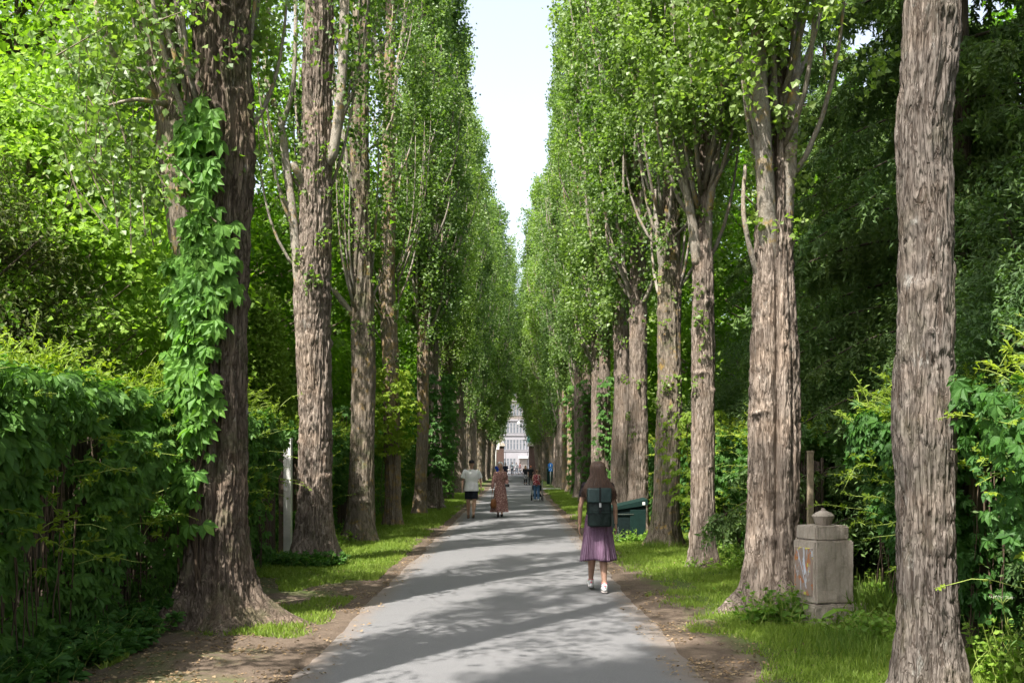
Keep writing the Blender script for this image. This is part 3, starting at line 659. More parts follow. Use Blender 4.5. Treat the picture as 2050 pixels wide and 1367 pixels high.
for si, (sd, Y, rows, bk, nth, dz, flare, bark, flute, lobes, limbs, lab, nsp, crk, cv) in enumerate(NEAR):
    pf = prof(Y, rows); pf.append((0, pf[0][1] if pf[0][0] < 1 else pf[0][1], Y, min(pf, key=lambda p: p[0])[3]))
    pf = sorted(set(pf)); pf[0] = (0, pf[0][1], Y, pf[0][3]); base = (pf[0][1], Y)
    root = empty('poplar_tree', (base[0], Y, 0), lab, 'tree', 'poplars lining both sides of the path')
    V, Q, _ = trunk_geo(pf, base, 18.5, 500+si, nth, dz, 2 + 926*Y/F + .3, flare, bark, flute, 9, lobes=lobes)
    obj('trunk', mesh_data('trunk', V, Q, M[bk], True), root)
    for li, (pts, r0, r1) in enumerate(limbs):
        g, C = limb_geo([(X(a, Y+d) - base[0], d, Z(b, Y+d)) for a, b, d in pts], r0, r1, 40+li, 18)
        g.build('limb', M['limb'] if bk != 'bark_dark' or r0 < .05 else M['bark_moss'], root, True)
    lm, bm_ = CR[crk][cv]; rot = [0, 0, .15, -.1, 0, 2.6, .9, 5.2, 3.3, 1.8][si]
    c = obj('crown', lm, root); c.rotation_euler.z = rot; b = obj('boughs', bm_, root); b.rotation_euler.z = rot
    if si == 5: c.location.z = b.location.z = 2.2
    if nsp:
        zr = ((4.1, 6.8) if si == 6 else (2.2, 6.5)) if sd == 'R' else (3.5, 8.5)
        obj('foliage', sprouts(Y, (0, 0), np.interp(3.5, [p[0] for p in pf], [p[3] for p in pf]), zr, nsp*2, 900+si), root)

def far_row(ylist, xc, side, start):
    for k, y in enumerate(ylist):
        idx = start + k; rr = random.Random(idx*7 + side)
        far = y > 55
        end_ = max(0, y - 75)/45
        root = empty('poplar_tree', (xc + rr.uniform(-.12, .12), y, 0), f"{ORD[idx]} poplar from the viewer in the {'left' if side < 0 else 'right'} row", 'tree', 'poplars lining both sides of the path', rr.uniform(0, 6.28))
        q_ = rr.uniform(.72, 1.15) + .3*min(1, end_); root.scale = (q_, q_, rr.uniform(.8, 1.08)) if far else (q_, q_, rr.uniform(.92, 1.05)); tl = -side*.085*min(1, end_) + rr.uniform(-.012, .012); rz_ = root.rotation_euler.z; root.rotation_euler.y = tl*math.cos(rz_); root.rotation_euler.x = tl*math.sin(rz_)
        t = obj('trunk', TR[rr.randrange(5)], root); f = rr.uniform(.85, 1.25); t.scale = (f, f, 1)
        lm, bm_ = CR['far' if far else 'mid'][rr.randrange(3)]
        c = obj('crown', lm, root); obj('boughs', bm_, root)
LY = [35.4, 39.5, 43.8, 48.4, 52.7, 57.5, 62, 67, 71.6, 76.5, 81, 86, 90.5, 95, 100, 105, 110, 115, 120, 125, 130]
RY = [27.8, 32.2, 36.3, 40.6, 45.2, 49.8, 54.5, 58.2, 65.5, 70, 74.5, 79, 83.5, 88, 92.5, 97.5, 102, 107, 112, 117, 122, 128]
far_row(LY, -3.12, -1, 5); far_row(RY, 2.95, 1, 5)
# the two rows go on behind the viewer; these trees shade the path
for side, xs_, ys_ in ((-1, -3.05, (5.3, .6, -4.4, -9.5, -14.5)), (1, 2.95, (2.8, -1.6, -6.5))):
    for k, y in enumerate(ys_):
        root = empty('poplar_tree', (xs_, y, 0), f"poplar of the {'left' if side < 0 else 'right'} row standing beside or behind the viewer", 'tree', f"poplars {'left' if side < 0 else 'right'} of and behind the viewer", 1.3*k)
        obj('trunk', TR[k % 5], root); lm, bm_ = CR['mid' if (side < 0 and k > 2) else 'Lnear'][k % 2]; obj('crown', lm, root); obj('boughs', bm_, root)

# leafy side shoots hanging from the limbs of the first left poplar
L1root = next(o for o in COL.objects if o.get('label', '').startswith('massive brown poplar'))
rng = np.random.default_rng(71); P = []; mb = MB(); bx_, by_ = L1root.location[0], L1root.location[1]
for k in range(150):
    px_ = rng.uniform(95, 385); py_ = rng.uniform(-160, 430 - max(0, 250 - px_)*.5); Y = rng.uniform(9.4, 11.4)
    if vn(px_*.02, py_*.02, Y, 5) < -.25: continue
    c = np.array([X(px_, Y) - bx_, Y - by_, Z(py_, Y)]); a = rng.normal(size=3)*.1 + [rng.uniform(-.1, .25), 0, -.25]; 
    mb.tube([c + a*1.2, c, c - a*.9], [.008, .005, .002], 4); m_ = rng.integers(18, 60); t = rng.random((m_, 1)); P.append(c + a*(1 - 2*t) + rng.normal(size=(m_, 3))*[.09, .09, .07])
P = np.vstack(P); n = len(P); d = rng.normal(size=(n, 3)); d[:, 2] -= .6
o = obj('foliage', leaf_mesh('foliage', T_KITE, P, d, rng.normal(size=(n, 3))*.7 + [0, -.3, .8], .075*rng.uniform(.7, 1.25, n), M['pop_leaf']), L1root); mb.build('twigs', M['twig'], L1root)

# ------------------------------------------------------------------ creeper on the first left poplar
rng = np.random.default_rng(77); P = []; D = []; Nn = []; S = []
for _ in range(2100):
    py = rng.uniform(205, 1120); z = float(Z(py, 10.2))
    if rng.random() > np.interp(py, [205, 260, 400, 480, 620, 760, 830, 915, 1120], [.15, .35, .6, 1, 1, .75, .34, .10, .015]): continue
    if vn(py*.022, rng.uniform(0, 1), 3.0, 17) < -.32: continue
    xl = np.interp(py, [205, 300, 400, 500, 600, 720, 800, 915, 1120], [385, 365, 345, 330, 326, 330, 345, 355, 350]); xr = np.interp(py, [205, 300, 400, 480, 560, 640, 720, 800, 915], [440, 468, 462, 500, 512, 480, 462, 470, 460])
    x = float(X(rng.triangular(xl, xl*.6 + xr*.4, xr), 10.2) - X(435, 10.2)); R_ = .315
    y = -math.sqrt(max(R_*R_ - x*x, 0)) - rng.random()*.14 if abs(x) < R_*.97 else rng.uniform(-.22, .12)
    S_ = rng.uniform(.09, .20)
    P.append((x, y, z)); Nn.append((x*1.6, -.7, .6)); D.append((x*.8 + rng.normal()*.5, -.2, -.8)); S.append(S_)
P, D, Nn, S = map(np.array, (P, D, Nn, S)); Nn = Nn + rng.normal(size=Nn.shape)*.38
L1B = (X(435, 10.2), 10.2, 0)
root = empty('creeper_vine', L1B, 'large five-fingered creeper leaves climbing the nearest left poplar', 'climbing plant')
obj('foliage', leaf_mesh('foliage', T_CREEP, P, D, Nn, S, M['creeper_sun']), root)
mb = MB()
for k in range(7):
    a = rng.uniform(-2.8, -1.5); zz = np.linspace(.1, 5.5, 24); aa = a + .8*vn(zz*.9, k*3.1, 0, 5)
    mb.tube(np.stack([-.02 + .315*np.cos(aa), .315*np.sin(aa), zz], 1), rng.uniform(.005, .013), 5)
mb.build('vines', M['vine'], root, True)

# ------------------------------------------------------------------ creeper hedges on their fences
def hedge(label, side, y0, y1, xc, ht, seed, dens=1.0, leaf=.115, shoots=30, nstem=22, low=.45, over=.0, top_young=.35, nl=330, group=None):
    rng = np.random.default_rng(seed); L = y1 - y0; yc = (y0+y1)/2
    root = empty('creeper_hedge', (xc, yc, 0), label, 'hedge', group)
    n = int(nl*L*ht*dens*1.5); y = rng.uniform(y0, y1, n); v = rng.random(n)**.8
    hh = ht*(1 + .10*vn(y*.8, 1.5, 0, seed) + .04*vn(y*3, 1.5, 0, seed+1)); z = v*hh
    pr = np.interp(v, [0, .15, .35, .62, .72, 1], [.75, low*.9, low*.75, low*1.1, 1, 1])
    keep = (vn(y*1.25, z*1.5, 0, seed+2)*.42 + vn(y*3.6, z*3.4, 2, seed+9)*.3 + .5) < pr*.98; y, v, z, hh = y[keep], v[keep], z[keep], hh[keep]; n = len(y)
    bulge = (.12 + .30*np.sin(np.clip(v, 0, .92)*PI*.62)**1.5 + over*v + .20*vn(y*1.1, z*1.4, 3, seed+3) + .16*vn(y*3.1, z*3.4, 3, seed+4))
    dep = rng.random(n)**1.7*.38
    x = -side*(bulge - dep)
    P = np.stack([x, y - yc, z], 1)
    Nn = rng.normal(size=(n, 3))*.5 + np.stack([np.full(n, -side*.75), np.full(n, -.28), .35 + .7*v**3], 1)
    D = rng.normal(size=(n, 3))*.35 + [-side*.35, 0, -.75]
    # flat top
    k = int(nl*.75*L*dens); yt = rng.uniform(y0, y1, k); xt = -side*(.42 - rng.random(k)*1.1); ht2 = ht*(1 + .10*vn(yt*.8, 1.5, 0, seed)) + .05*rng.normal(size=k) - .25*(xt*-side < -.4)
    P = np.vstack([P, np.stack([xt, yt - yc, ht2], 1)]); Nn = np.vstack([Nn, rng.normal(size=(k, 3))*.45 + [0, -.2, 1]]); D = np.vstack([D, rng.normal(size=(k, 3)) + [-side*.3, 0, -.2]])
    far = max(1.0, yc/16)
    # far side of the hedge
    k2 = int(nl*.3*L*ht); yb = rng.uniform(y0, y1, k2); P = np.vstack([P, np.stack([side*(.35 + .25*rng.random(k2)), yb - yc, ht*rng.random(k2)], 1)]); Nn = np.vstack([Nn, rng.normal(size=(k2, 3))*.4 + [side, 0, .5]]); D = np.vstack([D, rng.normal(size=(k2, 3))*.4 + [0, 0, -1]])
    obj('foliage', leaf_mesh('foliage', T_CREEP if yc < 26 else T_SHOOT, P, D, Nn, leaf*rng.uniform(.55, 1.2, len(P)), M['creeper']), root)
    # young shoots arching out of the top and face
    P2 = []; D2 = []; N2 = []; S2 = []; mb = MB(); ns = int(shoots*L)
    for q in range(ns):
        ya = rng.uniform(y0, y1) - yc; top = rng.random() < .72
        za = ht*(rng.uniform(.93, 1.08) if top else rng.uniform(.35, .95)); xa = -side*(rng.uniform(-.35, .45) if top else .4)
        Ls = rng.uniform(.18, .6); dr = np.array([-side*rng.uniform(-.3, .9), rng.normal()*.6, rng.uniform(.3, 1.0) if top else rng.uniform(-.1, .5)]); dr /= np.linalg.norm(dr)
        t = np.linspace(0, 1, 6)[:, None]; C = np.array([xa, ya, za]) + dr*Ls*t + np.array([-side*.1, 0, -.22])*Ls*t**2 + np.array([0, .04, .03])*np.sin(t*7 + q)*Ls
        mb.tube(C, [.0032*far**.5]*5 + [.0012], 4)
        kk = rng.integers(5, 10)
        for w_ in range(kk):
            tt = rng.uniform(.25, 1); j = min(4, int(tt*5)); P2.append(C[j] + (C[j+1]-C[j])*(tt*5-j)); D2.append(dr + rng.normal(size=3)*.8 + [0, 0, -.25]); N2.append(rng.normal(size=3)*.5 + [0, -.3, 1]); S2.append(leaf*(.34 + .5*(1-tt))*rng.uniform(.7, 1.2))
    mb.build('vines', M['green_stem'], root)
    k = int(nl*.5*L*top_young*3); yt = rng.uniform(y0, y1, k) - yc; xt = -side*(.5 - rng.random(k)*1.1)
    P2 = np.vstack([np.array(P2), np.stack([xt, yt, ht*(1.02 + .10*vn((yt+yc)*.8, 1.5, 0, seed)) + rng.normal(size=k)*.09], 1)])
    D2 = np.vstack([np.array(D2), rng.normal(size=(k, 3)) + [-side*.4, 0, .3]]); N2 = np.vstack([np.array(N2), rng.normal(size=(k, 3))*.6 + [0, 0, 1]]); S2 = np.append(S2, leaf*rng.uniform(.3, .65, k))
    obj('young_leaves', leaf_mesh('young_leaves', T_SHOOT, P2, D2, N2, S2, M['creeper_young']), root)
    mb = MB()
    for q in range(int(nstem*L)):
        ya = rng.uniform(y0, y1) - yc; zz = np.linspace(rng.uniform(0, .25)*ht, ht*rng.uniform(.6, .95), 9)
        xo = -side*rng.uniform(-.02, .26)
        mb.tube(np.stack([xo + .05*vn(zz*2.2, q*1.7, 0, seed), ya + .10*vn(zz*1.7, q*2.3, 9, seed), zz], 1), rng.uniform(.0025, .009), 4)
    mb.build('vines', M['vine'], root, True)
    return root

def fence(label, side, y0, y1, x, ht, seed, gap=.12, mat='fence', posts=(), group=None):
    rng = np.random.default_rng(seed); yc = (y0+y1)/2
    root = empty('picket_fence', (x, yc, 0), label, 'fence', group)
    mb = MB()
    for y in np.arange(y0 + .05, y1, gap):
        h = ht*rng.uniform(.96, 1.02); mb.box((rng.normal()*.004, y - yc, h/2), (.022, .045 + rng.random()*.03, h))
    mb.build('pickets', M[mat], root)
    for z in (.35, ht*.55, ht*.88):
        mb = MB(); mb.box((side*.034, 0, z), (.04, y1 - y0, .07)); mb.build('rail', M[mat], root)
    for y in posts:
        mb = MB(); mb.box((side*.09, y - yc, ht/2), (.09, .1, ht + .06), bev=.006); mb.build('post', M[mat], root)
    return root
M['fence'] = plain('weathered_dark_wood', (.075, .055, .042), .9, .35, 30)
M['post_wood'] = plain('weathered_post_wood', (.24, .19, .135), .9, .3, 25)
M['white_paint'] = plain('white_painted_concrete', (.6, .59, .56), .8, .1, 20)
hedge('dark leafy creeper hedge draped over the fence at the near left', -1, 3.6, 9.9, -4.0, 2.28, 1, 1.0, .125, 42, 14, .75, over=.06, nl=360)
hedge('creeper hedge between the ivied first poplar and the white post', -1, 10.4, 15.3, -4.02, 2.35, 2, 1.0, .115, 34, 12, .6)
hedge('creeper hedge seen between the second and third left poplars', -1, 18.1, 24.5, -4.05, 2.2, 3, .9, .115, 26, 8, .6, nl=260)
hedge('creeper hedge behind the fourth and fifth left poplars', -1, 24.6, 38, -4.05, 2.1, 4, .7, .13, 16, 3, .7, nl=200)
hedge('long creeper hedge running down the far left side', -1, 38.2, 130, -4.1, 2.1, 5, .4, .2, 3, .5, .9, nl=90)
fence('dark picket fence behind the near left creeper hedge', -1, 3.6, 17.3, -4.16, 2.05, 6, .105, posts=(4.5, 7, 9.5, 12, 14.6))
fence('dark picket fence behind the far part of the left hedges', -1, 18.0, 38, -4.18, 1.9, 7, .14, posts=(18.2, 22, 26, 30, 34))
hedge('hanging curtain of creeper between the pedestal and the nearest right poplar', 1, 7.9, 10.2, 3.85, 2.1, 11, 1.15, .11, 45, 22, .85, over=.05, nl=380)
hedge('arching creeper shoots at the right picture edge', 1, 4.7, 6.9, 3.72, 2.2, 12, .42, .105, 70, 8, .25, over=.1, nl=280)
hedge('sunlit creeper hedge between the second and third right poplars', 1, 13.6, 19.4, 3.95, 2.0, 13, .95, .11, 34, 12, .62, nl=300)
hedge('creeper hedge behind the fourth right poplar and the green bin', 1, 19.6, 31, 3.95, 2.05, 14, .8, .12, 20, 6, .75, nl=230)
hedge('creeper hedge on the right short of the side path', 1, 31.2, 59, 3.95, 2.1, 15, .5, .16, 6, 1, .9, nl=120)
hedge('creeper hedge on the right beyond the side path', 1, 64, 130, 4.0, 2.2, 16, .4, .2, 3, .5, .9, nl=90)
fence('dark picket fence behind the right creeper hedges', 1, 13.4, 31, 4.12, 1.7, 17, .14, posts=(15.5, 18, 21, 24, 27))
def lone_post(label, x, y, h, w, mat, cap=0):
    mb = MB(); mb.box((0, 0, h/2), (w, w, h), bev=.008)
    root = empty('fence_post', (x, y, 0), label, 'post'); mb.build('shaft', M[mat], root, True)
    mb = MB(); mb.box((0, 0, h + .012), (w*1.12, w*1.12, .03), bev=.006); mb.build('cap', M[mat], root)
lone_post('white concrete fence post beside the second left poplar', -3.95, 17.3, 2.05, .13, 'white_paint')
lone_post('sunlit timber post standing behind the stone pedestal', 3.86, 13.1, 1.78, .075, 'post_wood')
lone_post('dark timber post just behind the nearest right poplar', 3.78, 8.25, 1.72, .15, 'fence')
# lattice panel beside the sunlit post
mb = MB()
for k in range(9): mb.box((0, -.55 + k*.12, .82), (.012, .018, 1.6))
for k in range(12): mb.box((.014, -.05, .12 + k*.13), (.012, 1.2, .018))
t = mb.build('lattice_panel', M['fence'], None, False, (3.92, 13.9, 0)); tag(t, 'dark wooden lattice panel left of the sunlit timber post', 'fence')

# ------------------------------------------------------------------ background trees and bushes
def plant(kind, geo, loc, rz, sc, label, cat='tree', group=None):
    root = empty(kind, loc, label, cat, group, rz); root.scale = (sc, sc, sc) if np.isscalar(sc) else sc
    obj('crown', geo[0], root); obj('trunk', geo[1], root); obj('limbs', geo[2], root); return root
LIME = [broad_geo(201 + i, 12.5, 4.4, 1.8, 300, 150, .155, M['lime_leaf'], trunk_r=.22) for i in range(3)]
YEW = [broad_geo(211 + i, 5.4, 1.75, .4, 330, 210, .075, M['yew_leaf'], flat=.8, sig=.2, tpl=T_NEEDLE, droop=.7, trunk_r=.1, bmat='dark_twig') for i in range(2)]
YEWB = broad_geo(221, 4.9, 1.0, .2, 300, 190, .07, M['yew_bright'], flat=1.3, sig=.13, tpl=T_KITE, droop=-.3, conical=.55, trunk_r=.08)
YEWR = broad_geo(223, 4.6, 1.7, .2, 380, 200, .07, M['spruce_leaf'], flat=.5, sig=.22, tpl=T_NEEDLE, droop=.5, trunk_r=.09, bmat='dark_twig')
HAW = broad_geo(225, 6.5, 1.9, 1.2, 230, 170, .085, M['weed'], flat=.35, sig=.33, tpl=T_KITE, trunk_r=.09)
HEM = [hemlock_geo(231 + i, 13.5, 3.4, .9, 190, M['spruce_leaf']) for i in range(2)]
gl = 'trees in the grounds beyond the left hedge'; gr_ = 'trees in the grounds beyond the right hedge'
plant('yew_tree', YEW[0], (-7.3, 12.2, 0), .5, (1, 1, 1.12), 'dark brownish yew left of the ivied poplar', 'tree', gl)
plant('yew_tree', YEW[1], (-9.6, 14.6, 0), 2.5, 1.25, 'tall dark yew at the left picture edge', 'tree', gl)
plant('hawthorn_tree', HAW, (-6.9, 14.2, 0), 0, 1.1, 'small pale-leaved tree with bare twigs above the dark yew', 'tree', gl)
plant('hawthorn_tree', HAW, (-6.0, 9.2, 0), 3, .62, 'low pale-leaved bush behind the near left hedge', 'tree', gl)
plant('golden_yew', YEWB, (-5.45, 21.0, 0), 0, 1.0, 'yellow-green conical yew seen left of the second left poplar', 'tree', gl)
plant('golden_yew', YEWB, (-5.35, 23.6, 0), 2, .82, 'smaller yellow-green yew touching the second left poplar', 'tree', gl)
LL = [(-9.5, 19, 0, .2, 1.0, 'bright green lime tree behind the dark yew'), (-7.6, 26, 1, 1.3, .95, 'bright green lime seen between the first two left poplars'), (-13.5, 13.5, 2, 2.2, 1.1, 'tall lime at the far left edge of the picture'),
      (-7.4, 33.5, 2, 3.2, .9, 'bright lime seen behind the third left poplar'), (-14, 25, 1, 4.3, 1.25, 'tallest lime rising over the left yews'), (-8, 42, 0, 5.3, 1.0, 'lime seen behind the fourth left poplar'),
      (-8.2, 52, 1, 0, 1.0, 'lime far back behind the fifth left poplar'), (-9, 66, 2, 1, 1.1, 'seventh lime back along the left hedge'), (-16, 38, 0, 2, 1.3, 'broad lime well behind the left hedge'), (-9, 82, 1, 2, 1.2, 'eighth lime back along the left hedge'), (-18, 58, 2, 2, 1.4, 'large distant lime on the left'), (-9, 100, 0, 2, 1.2, 'ninth lime back along the left hedge'), (-9, 118, 1, 4, 1.2, 'last lime by the left end of the cemetery wall')]
for x_, y_, v_, r_, s_, lb in LL: plant('lime_tree', LIME[v_], (x_, y_, 0), r_, s_, lb, 'tree', gl)
for x_, y_, v_, r_, s_, lb in [(6.0, 13.6, 0, 0, .95, 'drooping hemlock right of the sunlit double-stemmed poplar'), (8.2, 9.4, 1, 1.0, 1.05, 'dark hemlock filling the upper right corner'), (7.2, 18.5, 1, 2.2, 1.0, 'hemlock seen between the second and third right poplars'), (6.3, 6.2, 0, 3.6, .8, 'dark hemlock at the right picture edge'), (9.8, 14.5, 0, 4.6, 1.2, 'tall hemlock behind the nearer hemlocks'), (7.4, 24, 0, 5, .95, 'hemlock behind the fourth right poplar')]:
    plant('hemlock_tree', HEM[v_], (x_, y_, 0), r_, s_, lb, 'tree', gr_)
for x_, y_, r_, s_, lb in [(5.9, 12.6, 0, .98, 'dense green yew behind the stone pedestal'), (5.5, 9.2, 1.5, 1.0, 'dark yew right of the nearest right poplar'), (5.35, 15.6, 3, .95, 'green yew seen right of the third right poplar'), (5.6, 18.6, 4, .9, 'yew behind the sunlit hedge on the right'), (5.0, 6.6, 5, .85, 'dark yew at the lower right edge'), (7.4, 11.2, 5.5, 1.2, 'black-green yew deep in the right shade'), (5.8, 22.5, 1, 1.0, 'yew behind the green bin')]:
    plant('yew_bush', YEWR, (x_, y_, 0), r_, s_, lb, 'bush', gr_)
for x_, y_, v_, r_, s_, lb in [(8.8, 31, 1, .4, 1.05, 'lime showing above the right hedge behind the third poplar'), (8, 41, 0, 1.4, 1.05, 'lime showing behind the right hedge near the green bin'), (16, 26, 2, 1.4, 1.3, 'tall lime behind the right hemlocks'), (8.5, 52, 2, 2.4, 1.05, 'lime on the right before the side path'), (9, 70, 0, 3.4, 1.1, 'lime on the right beyond the side path'), (9, 88, 1, 4.4, 1.2, 'lime far back beyond the right hedge'), (9, 106, 2, 5.4, 1.2, 'next-to-last lime beyond the right hedge'), (8.5, 122, 0, .4, 1.2, 'last lime by the right end of the cemetery wall'), (17, 45, 0, .4, 1.4, 'large distant lime on the right')]:
    plant('lime_tree', LIME[v_], (x_, y_, 0), r_, s_, lb, 'tree', gr_)
STREET = broad_geo(241, 18.5, 4.3, 7.2, 330, 130, .22, M['lime_leaf'], trunk_r=.2)
for x_, r_, lb in [(-3.0, .4, 'street tree hanging over the left gate pillar'), (3.2, 1.4, 'street tree hanging over the right gate pillar')]:
    plant('street_tree', STREET, (x_, 139, 0), r_, (1.0, 1.0, 1.12 if x_ > 0 else 1.2), lb, 'tree')

def climber(label, x, y, z0, z1, R, n, seed, mat='creeper', size=.12):
    rng = np.random.default_rng(seed); z = rng.uniform(z0, z1, n); e = (z - z0)/(z1 - z0)
    a = rng.uniform(-PI, .3, n); r = .2 + R*np.sqrt(rng.random(n))*(.35 + .75*np.sin(np.clip(e, .05, 1)*PI*.85))*(1 + .5*vn(z*3, a*2, 0, seed))
    P = np.stack([r*np.cos(a), r*np.sin(a), z], 1); root = empty('creeper_vine', (x, y, 0), label, 'climbing plant')
    obj('foliage', leaf_mesh('foliage', T_CREEP, P, np.stack([np.cos(a)*.5, np.sin(a)*.5, np.full(n, -.7)], 1) + rng.normal(size=(n, 3))*.4, np.stack([np.cos(a), np.sin(a), np.full(n, .8)], 1) + rng.normal(size=(n, 3))*.4, size*rng.uniform(.5, 1.2, n), M[mat]), root)
    mb = MB()
    for k in range(5):
        zz = np.linspace(0, z1*.95, 14); aa = rng.uniform(-2.6, -.5) + .5*vn(zz, k*3.1, 0, 5); mb.tube(np.stack([.24*np.cos(aa), .24*np.sin(aa), zz], 1), .008, 5)
    mb.build('vines', M['vine'], root, True)
climber('bright creeper hanging round the fourth left poplar', X(775, 25.3), 25.3, 1.9, 4.0, .55, 420, 1, 'creeper_young', .15)
climber('leafy creeper climbing between the fifth and sixth left poplars', X(868, 33.5), 33.5, 1.2, 4.6, .7, 700, 2, 'creeper', .17)
climber('creeper bulging from the hedge left of the fourth left poplar', X(722, 24.0) - .3, 23.6, 1.0, 3.0, .5, 300, 3, 'creeper', .14)
climber('yellow-green creeper left of the fourth right poplar', X(1362, 18.2) + .35, 18.4, .4, 2.6, .45, 380, 4, 'creeper_young', .12)
climber('creeper on the seventh right poplar', 2.95, 32.0, .3, 4.4, .2, 260, 5, 'creeper', .16)
climber('creeper on the ninth right poplar', 2.95, 40.3, .2, 5.0, .3, 330, 6, 'creeper', .2)
climber('creeper on the eleventh right poplar', 2.95, 49.5, .2, 5.5, .35, 330, 7, 'creeper', .22)
climber('tall creeper on the eighth left poplar', -3.1, 43.4, .2, 5.5, .35, 330, 8, 'creeper', .2)
# ------------------------------------------------------------------ stone pedestal with a covered urn
def stone_mat(name, a, b, sc=6, lich=.4):
    m, nt, out = new_mat(name); co = coords(nt)
    n1 = noise(nt, co, sc, 8, .7); n2 = noise(nt, co, 70, 4, .8); st = noise(nt, coords(nt, (9, 9, 1.2)), 3, 5, .7)
    c = ramp(nt, [(.3, a), (.7, b)], mathn(nt, 'ADD', mathn(nt, 'MULTIPLY', n1, .6), mathn(nt, 'MULTIPLY', n2, .4))).outputs[0]
    c = mixc(nt, mathn(nt, 'MULTIPLY', ramp(nt, [(.5, (0,0,0)), (.7, (1,1,1))], st).outputs[0], .6), c, tuple(x*.45 for x in a))
    c = mixc(nt, mathn(nt, 'MULTIPLY', ramp(nt, [(.56, (0,0,0)), (.64, (1,1,1))], noise(nt, co, 11, 6, .75)).outputs[0], lich), c, (.30, .29, .2))
    principled(nt, out, c, .92, .2, 0, mathn(nt, 'ADD', n1, n2), .7, .012); return m
M['sandstone'] = stone_mat('old_sandstone', (.25, .21, .175), (.46, .405, .35))
M['step_stone'] = stone_mat('mossy_step_stone', (.21, .18, .145), (.40, .355, .30), 8, .5)
PY = 10.05; px0 = X(1648, PY); ANG = .30
root = empty('stone_pedestal', (px0, PY, -.165), 'weathered sandstone grave pedestal topped by a small covered urn', 'monument', rz=ANG)
def rough_box(mb, c, d, amp, seed, bev=.012, cuts=14):
    bm = bmesh.new(); bmesh.ops.create_cube(bm, size=1)
    for v in bm.verts: v.co = Vector((v.co.x*d[0], v.co.y*d[1], v.co.z*d[2]))
    bmesh.ops.bevel(bm, geom=bm.edges[:], offset=bev, segments=2, affect='EDGES')
    bmesh.ops.subdivide_edges(bm, edges=[e for e in bm.edges if e.calc_length() > .12], cuts=cuts, use_grid_fill=True)
    bmesh.ops.triangulate(bm, faces=bm.faces[:])
    V = np.array([v.co[:] for v in bm.verts]) + np.array(c)
    dn = amp*np.stack([vn(V[:, 0]*9, V[:, 1]*9, V[:, 2]*9, seed+k) + .5*vn(V[:, 0]*28, V[:, 1]*28, V[:, 2]*28, seed+k) for k in range(3)], 1)
    bm.verts.index_update(); Fa = np.array([[v.index for v in f.verts] for f in bm.faces]); bm.free()
    mb.add(V + dn, Fa)
wB = .44
mb = MB(); rough_box(mb, (0, 0, .735), (wB, wB*.9, .62), .0055, 1, .016); mb.build('shaft', M['sandstone'], root)
mb = MB(); rough_box(mb, (-.01, 0, 1.118), (wB*.87, wB*.80, .142), .0075, 2, .014); mb.build('cap_stone', M['sandstone'], root)
mb = MB(); rough_box(mb, (-.13, 0, .345), (.26, .50, .155), .007, 3, .016); mb.build('base_stone', M['step_stone'], root)
mb = MB(); rough_box(mb, (.22, .0, .342), (.43, .50, .15), .007, 4, .016); mb.build('base_stone', M['step_stone'], root)
mb = MB(); rough_box(mb, (0.11, 0, .12), (.80, .62, .285), .010, 5, .02); mb.build('plinth', M['step_stone'], root)
prof_u = [(1.186, .062), (1.20, .078), (1.235, .088), (1.262, .10), (1.276, .112), (1.286, .112), (1.292, .104), (1.305, .088), (1.318, .066), (1.33, .04), (1.338, .02), (1.345, .024), (1.356, .016), (1.362, .003)]
mb = MB(); mb.loft([(z, 0, 0, r, r) for z, r in prof_u], 72, lambda th, t: .035*np.cos(18*th + t*9)*(t < .30)); mb.build('urn', M['sandstone'], root, True)
# the inscription plate on the left face, daubed with paint
m, nt, out = new_mat('daubed_plate'); co = coords(nt)
c = mixc(nt, ramp(nt, [(.54, (0,0,0)), (.57, (1,1,1))], noise(nt, coords(nt, (1, 1, .7)), 9, 3, .6, .6)).outputs[0], (.26, .2, .17), (.36, .14, .06))
c = mixc(nt, ramp(nt, [(.60, (0,0,0)), (.62, (1,1,1))], noise(nt, coords(nt, (1, 3, .5)), 7, 4, .6, 1.2)).outputs[0], c, (.48, .52, .6))
c = mixc(nt, ramp(nt, [(.66, (0,0,0)), (.68, (1,1,1))], noise(nt, coords(nt, (1, 2, 2)), 6, 2)).outputs[0], c, (.45, .42, .08))
principled(nt, out, c, .7, .3)
mb = MB(); mb.box((-wB/2 - .006, 0, .735), (.018, .30, .47), bev=.004); mb.build('plate', m, root)
M['daub'] = plain('pale_blue_daub', (.38, .40, .47), .7)
mb = MB()
for a, b in [((.10, .95), (.0, .72)), ((.0, .72), (-.06, .57)), ((-.03, .86), (.0, .72)), ((.04, .66), (.03, .52))]:
    mb.tube([(-wB/2 - .016, a[0], a[1]), (-wB/2 - .016, b[0], b[1])], .0032, 5)
mb.build('paint_marks', M['daub'], root)

# ------------------------------------------------------------------ green bin beside the fifth poplar
M['bin_green'] = plain('dark_green_painted_steel', (.005, .018, .015), .6, .3, 9, .15)
M['bin_mesh'] = plain('dark_bin_side', (.005, .011, .011), .7, .5, 25, .12)
root = empty('waste_bin', (2.36, 20.75, 0), 'dark green steel bin with a slanting lid, beside the knobbly poplar', 'bin', rz=0)
mb = MB()
q = np.array([[-.36, -.3, .05], [.30, -.3, .05], [.30, .35, .05], [-.36, .35, .05], [-.36, -.3, .66], [.30, -.3, .76], [.30, .35, .76], [-.36, .35, .66]])
mb.add(q, [[0, 3, 2, 1], [4, 5, 6, 7], [0, 1, 5, 4], [1, 2, 6, 5], [2, 3, 7, 6], [3, 0, 4, 7]]); mb.build('body', M['bin_mesh'], root)
mb = MB(); mb.box((.135, -.312, .37), (.32, .02, .64), bev=.004); mb.build('door', M['bin_green'], root)
